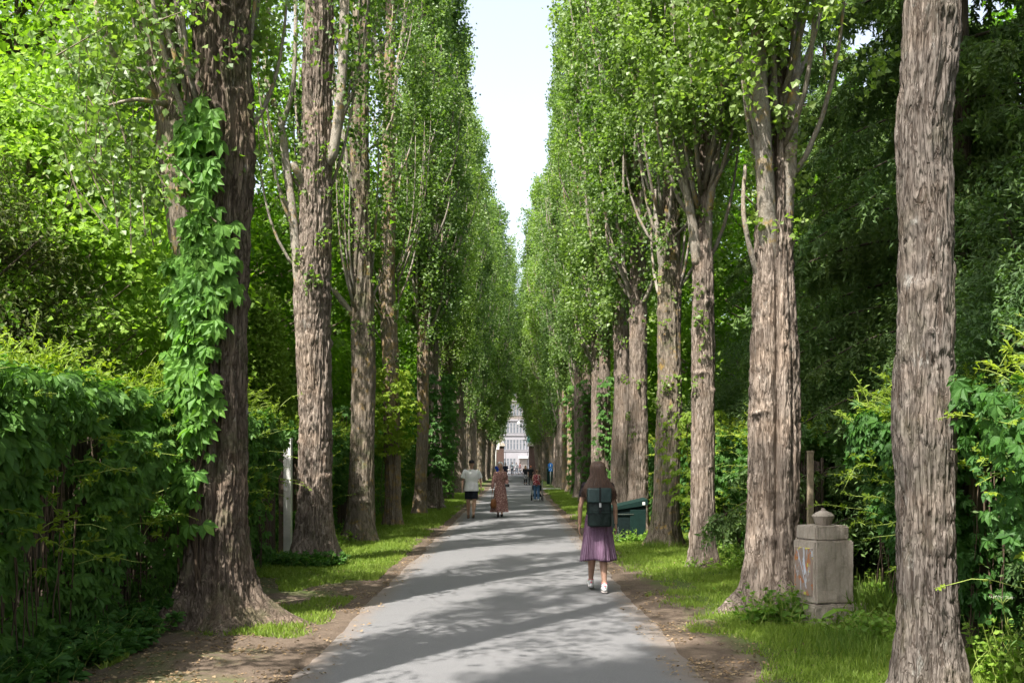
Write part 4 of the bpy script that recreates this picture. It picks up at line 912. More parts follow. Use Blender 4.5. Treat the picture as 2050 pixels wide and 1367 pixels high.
mb = MB(); q = np.array([[-.39, -.34, .675], [.33, -.34, .785], [.33, .39, .79], [-.39, .39, .68], [-.39, -.34, .735], [.33, -.34, .905], [.33, .39, .92], [-.39, .39, .75]])
mb.add(q, [[0, 3, 2, 1], [4, 5, 6, 7], [0, 1, 5, 4], [1, 2, 6, 5], [2, 3, 7, 6], [3, 0, 4, 7]]); mb.build('lid', M['bin_green'], root)
for sx_ in (-.33, .27):
    mb = MB(); mb.box((sx_, -.27, .02), (.06, .06, .08)); mb.build('foot', M['bin_mesh'], root)
mb = MB(); mb.box((.25, -.3415, .82), (.055, .006, .06)); mb.build('sticker', M['white_paint'], root)
mb = MB(); mb.box((-.12, -.325, .60), (.34, .02, .008)); mb.build('rim', plain('worn_edge', (.09, .1, .08), .7, .5, 60), root)

# ------------------------------------------------------------------ blue sign, far bin
M['sign_blue'] = plain('sign_blue', (.02, .17, .55), .5, .05); M['sign_white'] = plain('sign_white', (.8, .8, .8), .5, .03)
M['galv'] = plain('galvanised_steel', (.45, .46, .47), .45, .1, 20, .5, .6)
SY = 69.5; root = empty('path_sign', (X(1102, SY), SY, 0), 'round blue path sign with a smaller plate on a grey pole', 'sign')
mb = MB(); mb.tube([(0, 0, 0), (0, 0, 1.62)], .035, 10); mb.build('pole', M['galv'], root, True)
def disc(mb, c, r, t): mb.tube([(c[0], c[1] - t/2, c[2]), (c[0], c[1] + t/2, c[2])], r, 28)
mb = MB(); disc(mb, (0, -.05, 1.47), .17, .02); mb.build('disc', M['sign_blue'], root)
mb = MB(); mb.ell((0, -.067, 1.53), (.02, .005, .02)); mb.tube([(0, -.067, 1.5), (0, -.067, 1.44), (.03, -.067, 1.38)], .012, 6); mb.tube([(0, -.067, 1.44), (-.03, -.067, 1.38)], .012, 6); mb.tube([(-.04, -.067, 1.46), (.04, -.067, 1.48)], .010, 6); mb.build('symbol', M['sign_white'], root)
mb = MB(); mb.box((0, -.05, 1.17), (.27, .02, .2), bev=.005); p_ = mb.build('plate', M['sign_blue'], root)
mb = MB(); mb.box((-.06, -.063, 1.2), (.05, .006, .04)); mb.box((.06, -.063, 1.16), (.05, .006, .07)); mb.build('symbol', M['sign_white'], p_)
root = empty('waste_bin', (X(1110, 75), 75, 0), 'far dark green bin behind the blue path sign', 'bin')
mb = MB(); mb.box((0, 0, .62), (1.15, .8, 1.15), bev=.03); mb.build('body', M['bin_green'], root)
mb = MB(); mb.box((0, 0, 1.23), (1.22, .88, .07), bev=.02); mb.build('lid', plain('bin_lid', (.03, .08, .07), .5), root)
for sx_ in (-.45, .45):
    mb = MB(); mb.torus((sx_, -.3, .06), .05, .022, 'x', 16, 6); mb.build('wheel', M['bin_mesh'], root)

# ------------------------------------------------------------------ gate: brick pillars, walls, lamps
m, nt, out = new_mat('dark_red_brick'); br = N(nt, 'ShaderNodeTexBrick', i_Scale=1.0); br.inputs['Brick Width'].default_value = .24; br.inputs['Row Height'].default_value = .075; br.inputs['Mortar Size'].default_value = .010
br.inputs['Color1'].default_value = (.045, .016, .013, 1); br.inputs['Color2'].default_value = (.06, .025, .019, 1); br.inputs['Mortar'].default_value = (.12, .1, .085, 1)
tc = nt.nodes.new('ShaderNodeTexCoord'); cx_ = nt.nodes.new('ShaderNodeSeparateXYZ'); nt.links.new(tc.outputs['Object'], cx_.inputs[0]); cb = nt.nodes.new('ShaderNodeCombineXYZ')
nt.links.new(mathn(nt, 'ADD', cx_.outputs[0], cx_.outputs[1]), cb.inputs[0]); nt.links.new(cx_.outputs[2], cb.inputs[1]); nt.links.new(cb.outputs[0], br.inputs['Vector'])
principled(nt, out, br.outputs[0], .9, .2); M['brick'] = m
GY = 137
for px_, lb in ((1000.5, 'left brick gate pillar with stone cap and urn'), (1067, 'right brick gate pillar with stone cap and urn')):
    root = empty('gate_pillar', (X(px_, GY), GY, 0), lb, 'pillar', 'pillars of the cemetery gate')
    mb = MB(); mb.box((0, 0, 1.95), (1.15, 1.15, 3.9)); mb.box((0, 0, .3), (1.3, 1.3, .6), bev=.02); mb.build('shaft', M['brick'], root)
    mb = MB(); mb.box((0, 0, 4.02), (1.55, 1.55, .24), bev=.05); mb.box((0, 0, 4.24), (1.25, 1.25, .2), bev=.04); mb.build('cap', M['sandstone'], root)
    mb = MB(); mb.loft([(4.3, 0, 0, .22, .22), (4.4, 0, 0, .12, .12), (4.55, 0, 0, .3, .3), (4.85, 0, 0, .42, .42), (5.0, 0, 0, .36, .36), (5.05, 0, 0, .44, .44), (5.2, 0, 0, .2, .2), (5.35, 0, 0, .05, .05)], 28); mb.build('urn', M['sandstone'], root, True)
for s_, lb in ((-1, 'brick cemetery wall left of the gate'), (1, 'brick cemetery wall right of the gate')):
    root = empty('cemetery_wall', (s_*22.7 + .0, GY, 0), lb, 'wall')
    mb = MB(); mb.box((0, 0, 1.3), (39.5, .45, 2.6)); mb.build('masonry', M['brick'], root)
    mb = MB(); mb.box((0, 0, 2.67), (39.4, .6, .13)); mb.build('coping', M['sandstone'], root)
M['iron'] = plain('black_iron', (.015, .016, .018), .5, .2, 20)
for s_, xx_, lb in ((-1, X(1012, GY+.6), 'open left leaf of the black iron gate'), (1, X(1056, GY+.6), 'open right leaf of the black iron gate')):
    root = empty('iron_gate', (xx_, GY + .7, 0), lb, 'gate')
    mb = MB()
    for k in range(13): mb.tube([(0, k*.13, .12), (0, k*.13, 2.9 + .25*math.sin(k/12*PI))], .016, 5)
    mb.build('bars', M['iron'], root)
    mb = MB()
    for z_ in (.2, 1.2, 2.8): mb.box((0, .78, z_), (.04, 1.6, .05))
    mb.build('frame', M['iron'], root)
root = empty('flagpole', (X(992.5, 134), 134, 0), 'white pole with a furled white banner left of the gate', 'pole')
mb = MB(); mb.tube([(0, 0, 0), (0, 0, 5.1)], .075, 10); mb.build('pole', M['white_paint'], root, True)
mb = MB(); mb.box((.26, 0, 4.0), (.42, .04, 1.15), bev=.01); mb.build('banner', M['white_paint'], root)

# ------------------------------------------------------------------ city building across the street
M['stucco'] = stone_mat('pale_grey_render', (.19, .182, .195), (.24, .23, .245), .5, .02)
M['stucco_up'] = stone_mat('pinkish_brick_front', (.14, .117, .105), (.185, .158, .142), .8, .02)
M['glass'] = plain('dark_window_glass', (.05, .06, .075), .15, .3, .5, .6, 0, 0)
M['frame'] = plain('window_frame_paint', (.24, .24, .25), .6)
M['slate'] = plain('dark_slate', (.09, .09, .10), .8)
BY = 250.; FH = 4.15; root = empty('apartment_building', (0, BY, 0), 'tall pale apartment building with rows of narrow windows beyond the gate', 'building')
mb = MB(); mb.box((0, 8, 6.1), (60, 16, 12.2)); mb.build('lower_wall', M['stucco'], root)
mb = MB(); mb.box((0, 8.03, 17.95), (60, 16, 11.5)); mb.build('upper_wall', M['stucco_up'], root)
for z_, h_, d_ in ((4.6, .2, .22), (8.6, .34, .3), (12.3, .4, .35), (17.0, .16, .2), (23.5, .5, .6)):
    mb = MB(); mb.box((0, -d_/2 + .02, z_), (60.3, d_, h_), bev=.03); mb.build('cornice', M['stucco'], root)
mb = MB(); q = np.array([[-30.3, -.4, 23.78], [30.3, -.4, 23.78], [30.3, 16.3, 23.78], [-30.3, 16.3, 23.78], [-29, 3.4, 29.4], [29, 3.4, 29.4], [29, 13, 29.4], [-29, 13, 29.4]])
mb.add(q, [[0, 3, 2, 1], [4, 5, 6, 7], [0, 1, 5, 4], [1, 2, 6, 5], [2, 3, 7, 6], [3, 0, 4, 7]]); mb.build('roof', M['slate'], root)
def win_mesh(w, h):
    f = MB(); t = .05
    for c, d in (((0, 0, h/2), (w + .16, .06, .09)), ((0, 0, -h/2), (w + .22, .09, .09)), ((-w/2, 0, 0), (.09, .06, h)), ((w/2, 0, 0), (.09, .06, h)), ((0, .0, h*.12), (w, .04, .06)), ((0, .002, 0), (.05, .04, h))): f.box(c, d)
    g = MB(); g.box((0, .03, 0), (w - .05, .05, h - .05)); return f.data('window', M['frame']), g.data('pane', M['glass'])
rows = [(1.9, 1.7), (6.2, 2.5), (10.35, 2.55), (14.9, 2.9), (19.8, 2.7), (22.2, 1.0)]
WM = [win_mesh(.5, h) for _, h in rows]; rest = MB(); nwin = 0
for ri, (zc, h) in enumerate(rows):
    for k in range(-34, 35):
        x_ = .35 + k*.79
        if k % 9 == 4: continue
        if ri == 0 and 0 <= k <= 3: continue
        if -8 <= k <= 7:
            wdo = obj('window', WM[ri][0], root, (x_, -.06, zc)); obj('pane', WM[ri][1], wdo)
        else: rest.box((x_, -.03, zc), (.46, .05, h - .1))
o = rest.build('windows', M['glass'], root); o['kind'] = 'stuff'
mb = MB(); mb.box((4.6, -.10, 2.9), (.5, .2, 5.4), bev=.05); mb.build('drainpipe', M['slate'], root)
mb = MB(); mb.box((1.85, -.08, 1.5), (2.1, .14, 2.6), bev=.02); dd_ = mb.build('shopfront', plain('shop_glass', (.16, .14, .13), .3, .4, 1.5), root)
mb = MB(); mb.box((1.85, -.55, 3.05), (2.3, 1.0, .6), bev=.04); mb.build('awning', M['white_paint'], root)
# hanging street lamp and its wire
root = empty('hanging_street_lamp', (X(1038.5, 150), 150, Z(849, 150)), 'white street lamp hanging from a wire above the street', 'lamp')
mb = MB(); mb.loft([(0, 0, 0, .28, .28), (.1, 0, 0, .3, .3), (.3, 0, 0, .16, .16), (.5, 0, 0, .06, .06)], 20); mb.build('shade', M['white_paint'], root, True)
mb = MB(); mb.tube([(0, 0, .5), (.02, 0, 1.4)], .02, 5); mb.tube([(-9, 0, 2.0), (-4, 0, 1.55), (0, 0, 1.4), (4, 0, 1.55), (9, 0, 2.0)], .014, 5); mb.build('wire', M['iron'], root)
root = empty('street_sign', (X(1062.5, 148), 148, 0), 'turquoise hanging sign board beside the right gate pillar', 'sign')
mb = MB(); mb.box((0, 0, 5.25), (1.0, .06, 1.1), bev=.02); mb.build('board', plain('turquoise_board', (.22, .55, .52), .5), root)
mb = MB(); mb.tube([(.6, 0, 0), (.6, 0, 6.0), (.1, 0, 6.0)], .05, 8); mb.build('pole', M['galv'], root, True)

# yellow house glimpsed through the limes on the left
root = empty('yellow_house', (-16, 78, 0), 'yellow rendered house glimpsed between the left trees', 'building')
mb = MB(); mb.box((0, 0, 5), (14, 10, 10)); mb.build('wall', plain('yellow_render', (.5, .38, .2), .9, .1, 1), root)
mb = MB(); q = np.array([[-7.5, -5.5, 10.01], [7.5, -5.5, 10.01], [7.5, 5.5, 10.01], [-7.5, 5.5, 10.01], [-6, 0, 14], [6, 0, 14]])
mb.add(q, [[0, 3, 2, 1], [0, 1, 5, 4], [2, 3, 4, 5]], [[1, 2, 5], [3, 0, 4]]); mb.build('roof', plain('red_roof_tile', (.3, .1, .06), .9), root)
hw, hp = win_mesh(1.1, 1.6)
for z_ in (3.2, 7.2):
    for k in range(5):
        wdo = obj('window', hw, root, (-5 + k*2.5, -5.04, z_)); obj('pane', hp, wdo)
        wdo = obj('window', hw, root, (7.04, -3.6 + k*1.8, z_)); wdo.rotation_euler.z = PI/2; obj('pane', hp, wdo)

# ------------------------------------------------------------------ bicycles
M['tyre'] = plain('tyre_rubber', (.02, .02, .02), .8); M['chrome'] = plain('bright_steel', (.6, .6, .6), .25, .1, 10, .5, .9)
BIKE = {}
def bicycle(col, label, loc, rz, group=None, lean=0.0, basket=False):
    if col not in BIKE:
        fm = plain('bicycle_paint_' + ['black', 'white', 'red', 'blue'][len(BIKE) % 4], {'k': (.02, .02, .022), 'w': (.6, .6, .6), 'r': (.4, .03, .03), 'b': (.05, .12, .35)}[col], .4)
        f = MB()
        for a, b, r in (((0, -.18, .30), (0, -.32, .86), .016), ((0, -.18, .30), (0, .42, .62), .018), ((0, -.28, .72), (0, .40, .78), .015), ((0, -.55, .34), (0, -.18, .30), .012), ((0, -.55, .34), (0, -.28, .74), .011), ((0, .40, .58), (0, .36, .98), .017), ((0, .40, .60), (0, .55, .34), .014)): f.tube([a, b], r, 8)
        wh = MB(); wh.torus((0, 0, 0), .325, .020, 'x', 32, 6); sp = MB()
        for k in range(14): a_ = k/14*2*PI; sp.tube([(0, 0, 0), (0, .31*math.cos(a_), .31*math.sin(a_))], .0035, 3)
        sp.tube([(-.04, 0, 0), (.04, 0, 0)], .025, 8)
        sd = MB(); sd.ell((0, -.34, .92), (.075, .13, .035)); sd.tube([(0, -.33, .84), (0, -.34, .91)], .012, 6)
        hb = MB(); hb.tube([(-.29, .22, 1.02), (-.22, .33, 1.03), (0, .37, 1.0), (.22, .33, 1.03), (.29, .22, 1.02)], .013, 8)
        mg = MB()
        for cy_ in (-.55, .55):
            a_ = np.linspace(.4, 2.6, 12); mg.tube(np.stack([0*a_, cy_ + .36*np.cos(a_), .34 + .36*np.sin(a_)], 1), .014, 5)
        pd = MB(); pd.torus((.03, -.18, .30), .085, .01, 'x', 20, 4); pd.box((.10, -.18, .14), (.08, .08, .02)); pd.box((-.10, -.18, .46), (.08, .08, .02)); pd.tube([(.06, -.18, .30), (.06, -.18, .14)], .009, 5); pd.tube([(-.06, -.18, .30), (-.06, -.18, .46)], .009, 5)
        bk = MB()
        for z_ in (.86, .95, 1.04): bk.add(*(lambda q: (q, [[0, 1, 5, 4], [1, 2, 6, 5], [2, 3, 7, 6], [3, 0, 4, 7]]))(np.array([[x, y, z] for z in (z_, z_ + .02) for x, y in ((-.15, .48), (.15, .48), (.15, .70), (-.15, .70))], float)))
        bk.box((0, .59, .85), (.30, .22, .015))
        BIKE[col] = dict(frame=f.data('frame', fm, True), wheel=wh.data('wheel', M['tyre'], True), spokes=sp.data('spokes', M['chrome']), saddle=sd.data('saddle', M['tyre'], True), handlebar=hb.data('handlebar', M['chrome'], True), mudguards=mg.data('mudguards', fm, True), pedals=pd.data('pedals', M['chrome']), basket=bk.data('basket', M['galv']))
    B = BIKE[col]; root = empty('bicycle', loc, label, 'bicycle', group, rz); root.rotation_euler = (0, lean, rz)
    for k in ('frame', 'saddle', 'handlebar', 'mudguards', 'pedals'): obj(k, B[k], root)
    if basket: obj('basket', B['basket'], root)
    for cy_ in (-.55, .55): w_ = obj('wheel', B['wheel'], root, (0, cy_, .34)); obj('spokes', B['spokes'], w_)
    return root
rr = random.Random(4); ords = ['leftmost', 'second from the left', 'third from the left', 'fourth from the left', 'fifth from the left', 'sixth from the left', 'seventh from the left', 'eighth from the left', 'rightmost']
for k in range(9):
    bicycle('kwbkrwkbw'[k], f'parked bicycle, {ords[k]} in the cluster beyond the gate', (-1.1 + k*.42 + rr.uniform(-.06, .06), 146 + rr.uniform(-.5, .5), .13), rr.choice([.25, -.35, .5, 1.2]) + rr.uniform(-.2, .2), 'bicycles parked across the end of the path', rr.uniform(-.08, .08), k % 2 == 0)

# ------------------------------------------------------------------ weeds round the pedestal and trunks
def weed_patch(label, cx_, cy_, rx, ry, n, seed, hgt=.28, leaf=.07, kind='weeds', cat='weeds', mat='weed', tpl=None):
    rng = np.random.default_rng(seed); P = []; D = []; Nn = []; S = []; mb = MB()
    for _ in range(n):
        a = rng.uniform(0, 2*PI); r = math.sqrt(rng.random()); x = cx_ + rx*r*math.cos(a); y = cy_ + ry*r*math.sin(a); z0 = float(gh(x, y)); h = hgt*rng.uniform(.4, 1.15)
        ln = rng.normal(size=2)*.12; top = np.array([x + ln[0], y + ln[1], z0 + h]); b = np.array([x, y, z0 - .01])
        mb.tube([b, (b + top)/2 + [ln[0]*-.15, 0, .01], top], [.004, .003, .0015], 4)
        for q in range(rng.integers(4, 10)):
            t = rng.uniform(.15, 1); P.append(b + (top-b)*t); v = rng.normal(size=3); v[2] = abs(v[2])*.5; D.append(v); Nn.append(rng.normal(size=3)*.4 + [0, -.15, 1]); S.append(leaf*rng.uniform(.5, 1.2)*(1.25 - .6*t))
    P = np.array(P); c = np.array([cx_, cy_, 0]); root = empty(kind, (cx_, cy_, 0), label, cat)
    obj('leaves', leaf_mesh('leaves', tpl or T_KITE, P - c, np.array(D), np.array(Nn), np.array(S), M[mat]), root)
    for v in mb.V: v -= c
    mb.build('stalks', M['green_stem'], root)
def tall_grass(label, cx_, cy_, rx, ry, n, seed, h=.3):
    rng = np.random.default_rng(seed); x = cx_ + rng.normal(size=n)*rx*.55; y = cy_ + rng.normal(size=n)*ry*.55
    d = rng.normal(size=(n, 3))*.33; d[:, 2] = 1
    V, Fa = scatter((T_BLADE[0]*[1, .55, 1], T_BLADE[1]), np.stack([x - cx_, y - cy_, gh(x, y) - .01], 1), d, rnd_dir(n, rng), h*rng.uniform(.4, 1.1, n))
    o = obj('grass_tuft', mesh_data('grass_tuft', V, Fa, M['grass']), None, (cx_, cy_, 0)); tag(o, label, 'grass', kind='stuff')
weed_patch('bright weeds at the foot of the double-stemmed poplar, left of the pedestal', 2.62, 10.0, .34, .22, 70, 1, .36, .085)
weed_patch('green weeds growing in front of the pedestal plinth', 3.2, 9.55, .5, .2, 60, 2, .14, .055)
weed_patch('tall yellow-green weeds on the right side of the pedestal', 3.62, 10.2, .22, .3, 80, 3, .5, .08)
weed_patch('ground ivy and weeds at the foot of the creeper curtain', 3.5, 9.1, .5, .45, 190, 4, .25, .075)
weed_patch('shaded weeds in the bottom right corner', 3.75, 7.4, .4, .7, 120, 5, .4, .07)
weed_patch('low creeper spreading round the foot of the second left poplar', -3.3, 15.6, .55, .4, 120, 6, .22, .12, 'ground_creeper', 'ground cover', 'creeper', T_CREEP)
weed_patch('loose creeper sprawling on the ground under the near left hedge', -3.65, 8.6, .4, 2.4, 170, 7, .25, .13, 'ground_creeper', 'ground cover', 'creeper', T_CREEP)
weed_patch('tuft of weeds at the foot of the green bin', 2.35, 20.25, .5, .15, 45, 8, .3, .08)
weed_patch('weeds at the foot of the third right poplar', 3.1, 15.2, .5, .4, 60, 9, .2, .07)
weed_patch('low greenery below the sunlit right hedge', 3.7, 15.8, .35, 2.2, 170, 10, .3, .08)
weed_patch('low greenery below the left hedge past the second poplar', -3.6, 20.5, .3, 3, 150, 11, .25, .09)
# one broad dock leaf in front of the plinth
mb = MB(); u_ = np.linspace(0, 1, 9)
V = []; 
for t in u_:
    w_ = .075*math.sin(min(1, t*1.15)**.7*PI)**.8 + .002
    for s_ in (-1, 0, 1): V.append((2.93 + .32*t, 9.58 + s_*w_, .14 + .09*math.sin(t*PI*.8) + abs(s_)*.02))
V = np.array(V); q = []
for k in range(8): q += [[k*3, k*3+1, k*3+4, k*3+3], [k*3+1, k*3+2, k*3+5, k*3+4]]
tag(obj('dock_plant', mesh_data('dock_plant', V, np.array(q), M['weed'], True)), 'single broad dock leaf in front of the pedestal', 'plant')
tall_grass('tall seeding grass right of the pedestal', 3.72, 9.95, .3, .3, 900, 1, .5)
tall_grass('long grass round the pedestal plinth', 3.15, 9.6, .7, .25, 2000, 2, .12)
tall_grass('long grass under the creeper curtain', 3.2, 8.7, .6, .7, 4200, 3, .17)
tall_grass('grass tufts at the foot of the knobbly poplar', 2.75, 18.8, .4, .3, 900, 4, .2)
# cow parsley in the lower right corner
rng = np.random.default_rng(9); root = empty('cow_parsley', (3.95, 7.5, 0), 'white-flowered cow parsley in the dark lower right corner', 'plant')
mb = MB(); fl = MB()
for x_, y_, h_ in ((0, 0, .78), (.22, .15, .62), (-.12, .3, .55)):
    mb.tube([(x_, y_, 0), (x_ + .02, y_, h_*.5), (x_ - .03, y_, h_)], .004, 5)
    for k in range(9):
        a = k/9*2*PI; e = np.array([x_ - .03 + .07*math.cos(a), y_ + .07*math.sin(a), h_ + .05]); mb.tube([(x_ - .03, y_, h_), e], .0015, 4)
        for j in range(7): fl.ell(e + rng.normal(size=3)*[.012, .012, .004], (.0025, .0025, .002), nu=5, nv=3)
mb.build('stalks', M['green_stem'], root); fl.build('umbels', M['flower'], root)
# ------------------------------------------------------------------ people
def cloth(name, col, var=.12, pattern=None, rough=.85):
    m, nt, out = new_mat(name); co = coords(nt); n = noise(nt, co, 9, 4)
    c = ramp(nt, [(.3, tuple(x*(1-var) for x in col)), (.7, tuple(x*(1+var) for x in col))], n).outputs[0]
    if pattern: c = pattern(nt, co, c)
    wv = noise(nt, coords(nt, (1, 1, .6)), 8, 4, .55, 1.2); principled(nt, out, c, rough, .2, 0, wv, .6, .03); return m
def pat_flecks(col, sc=45, lo=.54):
    def f(nt, co, c): return mixc(nt, ramp(nt, [(lo, (0,0,0)), (lo+.04, (1,1,1))], noise(nt, co, sc, 2, .5)).outputs[0], c, col)
    return f
def pat_knit(nt, co, c):
    sx = nt.nodes.new('ShaderNodeSeparateXYZ'); nt.links.new(co, sx.inputs[0])
    a = mathn(nt, 'ARCTAN2', sx.outputs[1], sx.outputs[0]); s1 = mathn(nt, 'SINE', mathn(nt, 'MULTIPLY', a, 62)); s2 = mathn(nt, 'SINE', mathn(nt, 'MULTIPLY', sx.outputs[2], 420))
    k = mathn(nt, 'MULTIPLY', mathn(nt, 'GREATER_THAN', s1, .25), mathn(nt, 'GREATER_THAN', s2, -.85))
    return mixc(nt, mathn(nt, 'MULTIPLY', k, .45), c, (.42, .30, .42))
def skin_mat(name, col):
    m, nt, out = new_mat(name); n = noise(nt, coords(nt), 14, 4)
    principled(nt, out, ramp(nt, [(.3, tuple(x*.9 for x in col)), (.7, tuple(min(1, x*1.08) for x in col))], n).outputs[0], .55, .35); return m
SK = skin_mat('skin', (.42, .25, .18)); SK2 = skin_mat('tanned_skin', (.52, .31, .22))
def hair_mat(name, a, b):
    m, nt, out = new_mat(name); co = coords(nt, (60, 60, 2.2)); n = noise(nt, co, 1.6, 3, .6, .3)
    principled(nt, out, ramp(nt, [(.25, a), (.75, b)], n).outputs[0], .42, .45, 0, n, .5, .006); return m

def remesh(name, mb, vox, mat, parent=None, it=3, loc=None):
    me = mb.data(name + '_src', mat); o = bpy.data.objects.new('tmp', me); COL.objects.link(o)
    r = o.modifiers.new('r', 'REMESH'); r.mode = 'VOXEL'; r.voxel_size = vox
    s = o.modifiers.new('s', 'SMOOTH'); s.iterations = it; s.factor = .5
    dg = bpy.context.evaluated_depsgraph_get(); ev = o.evaluated_get(dg); m2 = bpy.data.meshes.new_from_object(ev)
    bpy.data.objects.remove(o); bpy.data.meshes.remove(me)
    m2.name = name; m2.materials.clear(); m2.materials.append(mat)
    m2.polygons.foreach_set('use_smooth', np.ones(len(m2.polygons), bool)); m2.update()
    return obj(name, m2, parent, loc)

def L3(a, b, t): a = np.array(a, float); return a + (np.array(b, float) - a)*t
class Pose:
    """joints in metres for a 1.71 m figure facing +Y"""
    def __init__(s, elb=((-.235, -.02, 1.10), (.235, -.02, 1.10)), wri=((-.25, .05, .86), (.25, .05, .86)), knee=((-.09, .03, .48), (.09, -.02, .48)), ank=((-.09, .0, .085), (.09, -.0, .085)), heel=(0, 0), sh=.17, hip=.088, build=1.0, lean=0.0):
        s.sh = [np.array([-sh, 0, 1.385]), np.array([sh, 0, 1.385])]; s.elb = [np.array(v) for v in elb]; s.wri = [np.array(v) for v in wri]
        s.knee = [np.array(v) for v in knee]; s.ank = [np.array(v) for v in ank]; s.hip = [np.array([-hip, 0, .89]), np.array([hip, 0, .89])]; s.heel = heel; s.b = build
def hand(mb, w, e, side, curl=.5):
    d = unit(w - e); s_in = np.array([-side, 0, 0.]); f = np.array([0, 1., 0]); f = unit(f - d*np.dot(f, d)); n = np.cross(d, f); n = n*np.sign(np.dot(n, s_in) or 1)
    c = w + d*.048; R = np.stack([n, f, d], 1); mb.ell(c, (.015, .040, .052), R, 12, 8)
    for k, (o, L) in enumerate(((.030, .068), (.010, .078), (-.010, .072), (-.029, .056))):
        a = w + d*.088 + f*o; b = a + d*L*.5 + n*L*.18*curl; c2 = b + d*L*.38 + n*L*.42*curl; mb.tube([a - d*.02, a, b, c2], [.0095, .009, .0082, .0065], 7); mb.ell(c2, .0066, None, 7, 5)
    a = w + d*.03 + f*.030; b = a + d*.032 + f*.022 + n*.012; c2 = b + d*.028 + n*.010; mb.tube([a, b, c2], [.0125, .0105, .0075], 7); mb.ell(c2, .0078, None, 7, 5)
def body(P, mat, vox, name='person', bare_feet=True):
    mb = MB(); b = P.b
    mb.loft([(.80, 0, 0, .10*b, .08), (.88, 0, -.01, .160*b, .105), (.97, 0, -.005, .152*b, .10), (1.07, 0, .005, .122*b, .088), (1.2, 0, .005, .138*b, .098), (1.31, 0, 0, .158*b, .10), (1.39, 0, -.008, .135*b, .078), (1.44, 0, -.008, .07, .06)], 24)
    mb.tube([(0, -.012, 1.40), (0, -.004, 1.47), (0, .012, 1.55)], [.062, .050, .050], 14)
    mb.ell((0, .014, 1.612), (.074, .092, .098), None, 20, 14); mb.ell((0, .036, 1.553), (.056, .062, .055), None, 16, 10)
    mb.ell((0, .106, 1.585), (.011, .016, .022), None, 8, 6); mb.ell((0, .098, 1.615), (.008, .012, .02), None, 8, 6)
    mb.ell((0, .094, 1.545), (.022, .010, .006), None, 8, 6); mb.ell((0, .088, 1.518), (.020, .014, .012), None, 8, 6)
    for s_ in (-1, 1):
        mb.ell((s_*.076, .010, 1.588), (.010, .018, .028), None, 8, 6); mb.ell((s_*.03, .088, 1.628), (.022, .012, .006), None, 8, 5)
    for i, s_ in ((0, -1), (1, 1)):
        sh, el, wr = P.sh[i], P.elb[i], P.wri[i]
        mb.ell(sh, .051, None, 12, 8); mb.tube([sh*[.6, 1, 1] + [0, 0, .01], sh, L3(sh, el, .3), L3(sh, el, .75), el, L3(el, wr, .25), L3(el, wr, .7), wr], [.048, .047, .041*b, .034*b, .031, .032*b, .026, .0225], 12)
        mb.ell(el, .0315, None, 10, 8); hand(mb, wr, el, s_)
        hp, kn, an = P.hip[i], P.knee[i], P.ank[i]
        mb.ell(hp, (.085, .09, .09), None, 12, 8); mb.tube([hp, L3(hp, kn, .35), L3(hp, kn, .8), kn, L3(kn, an, .25) - [0, .012, 0], L3(kn, an, .6) - [0, .006, 0], L3(kn, an, .88), an], [.085*b, .078*b, .058*b, .053, .056*b, .044*b, .033, .036], 14)
        mb.ell(kn, .054, None, 10, 8)
        h = P.heel[i]; hl = an + [0, -.045, -.05]; toe = an + [0, .15*math.cos(h), -.055 - .15*math.sin(h)*.9]
        mb.tube([an, L3(an, hl, .6), hl], [.034, .032, .024], 10); mb.tube([hl, L3(hl, toe, .5) + [0, 0, .012], toe], [.026, .034, .022], 10); mb.ell(toe, .022, None, 8, 6); mb.ell(hl, .026, None, 8, 6)
    return remesh(name, mb, vox, mat)
def sleeve(mb, P, i, frac, r0, r1, full=False):
    sh, el, wr = P.sh[i], P.elb[i], P.wri[i]; mb.ell(sh + [0, 0, .0], (.061, .062, .061), None, 14, 10)
    if not full:
        e = L3(sh, el, frac); mb.tube([sh*[.4, 1, 1] + [0, 0, .0], sh*[.8, 1, 1] - [0, 0, .012], sh - [0, 0, .026], L3(sh, e, .5), e], [r0*.5, r0*.8, r0*.93, (r0+r1)/2, r1], 18)
    else: mb.tube([sh*[.5, 1, 1], sh - [0, 0, .012], L3(sh, el, .5), el, L3(el, wr, .5), L3(el, wr, .92)], [r0*.65, r0*.92, (r0+r1)/2, r1, r1*.95, r1*.8], 16); mb.ell(el, r1, None, 10, 8)
def shirt(P, mat, vox, zb, loose=.012, frac=.55, r0=.066, r1=.062, full=False, sleeves=True, par=None, seed=0, name='shirt'):
    mb = MB(); b = P.b; k = loose; n1 = 5
    rings = [(zb, 0, 0, .158*b + k*1.5, .105 + k*1.4), (zb + .1, 0, 0, .148*b + k*1.4, .102 + k*1.3), (1.07, 0, .003, .128*b + k*1.3, .094 + k), (1.2, 0, .004, .142*b + k*1.1, .102 + k), (1.31, 0, 0, .160*b + k, .103 + k), (1.39, 0, -.006, .148*b + k*.6, .082 + k*.7), (1.425, 0, -.006, .10, .066), (1.445, 0, -.006, .066, .056)]
    if zb > .98: rings = rings[:1] + rings[2:]
    mb.loft(rings, 36, lambda th, t: .03*vn(np.cos(th)*2 + seed, np.sin(th)*2, t*2.2*np.ones_like(th), 5)*(1 - t))
    if sleeves:
        for i in (0, 1): sleeve(mb, P, i, frac, r0, r1, full)
    return remesh(name, mb, vox, mat, par, 2)
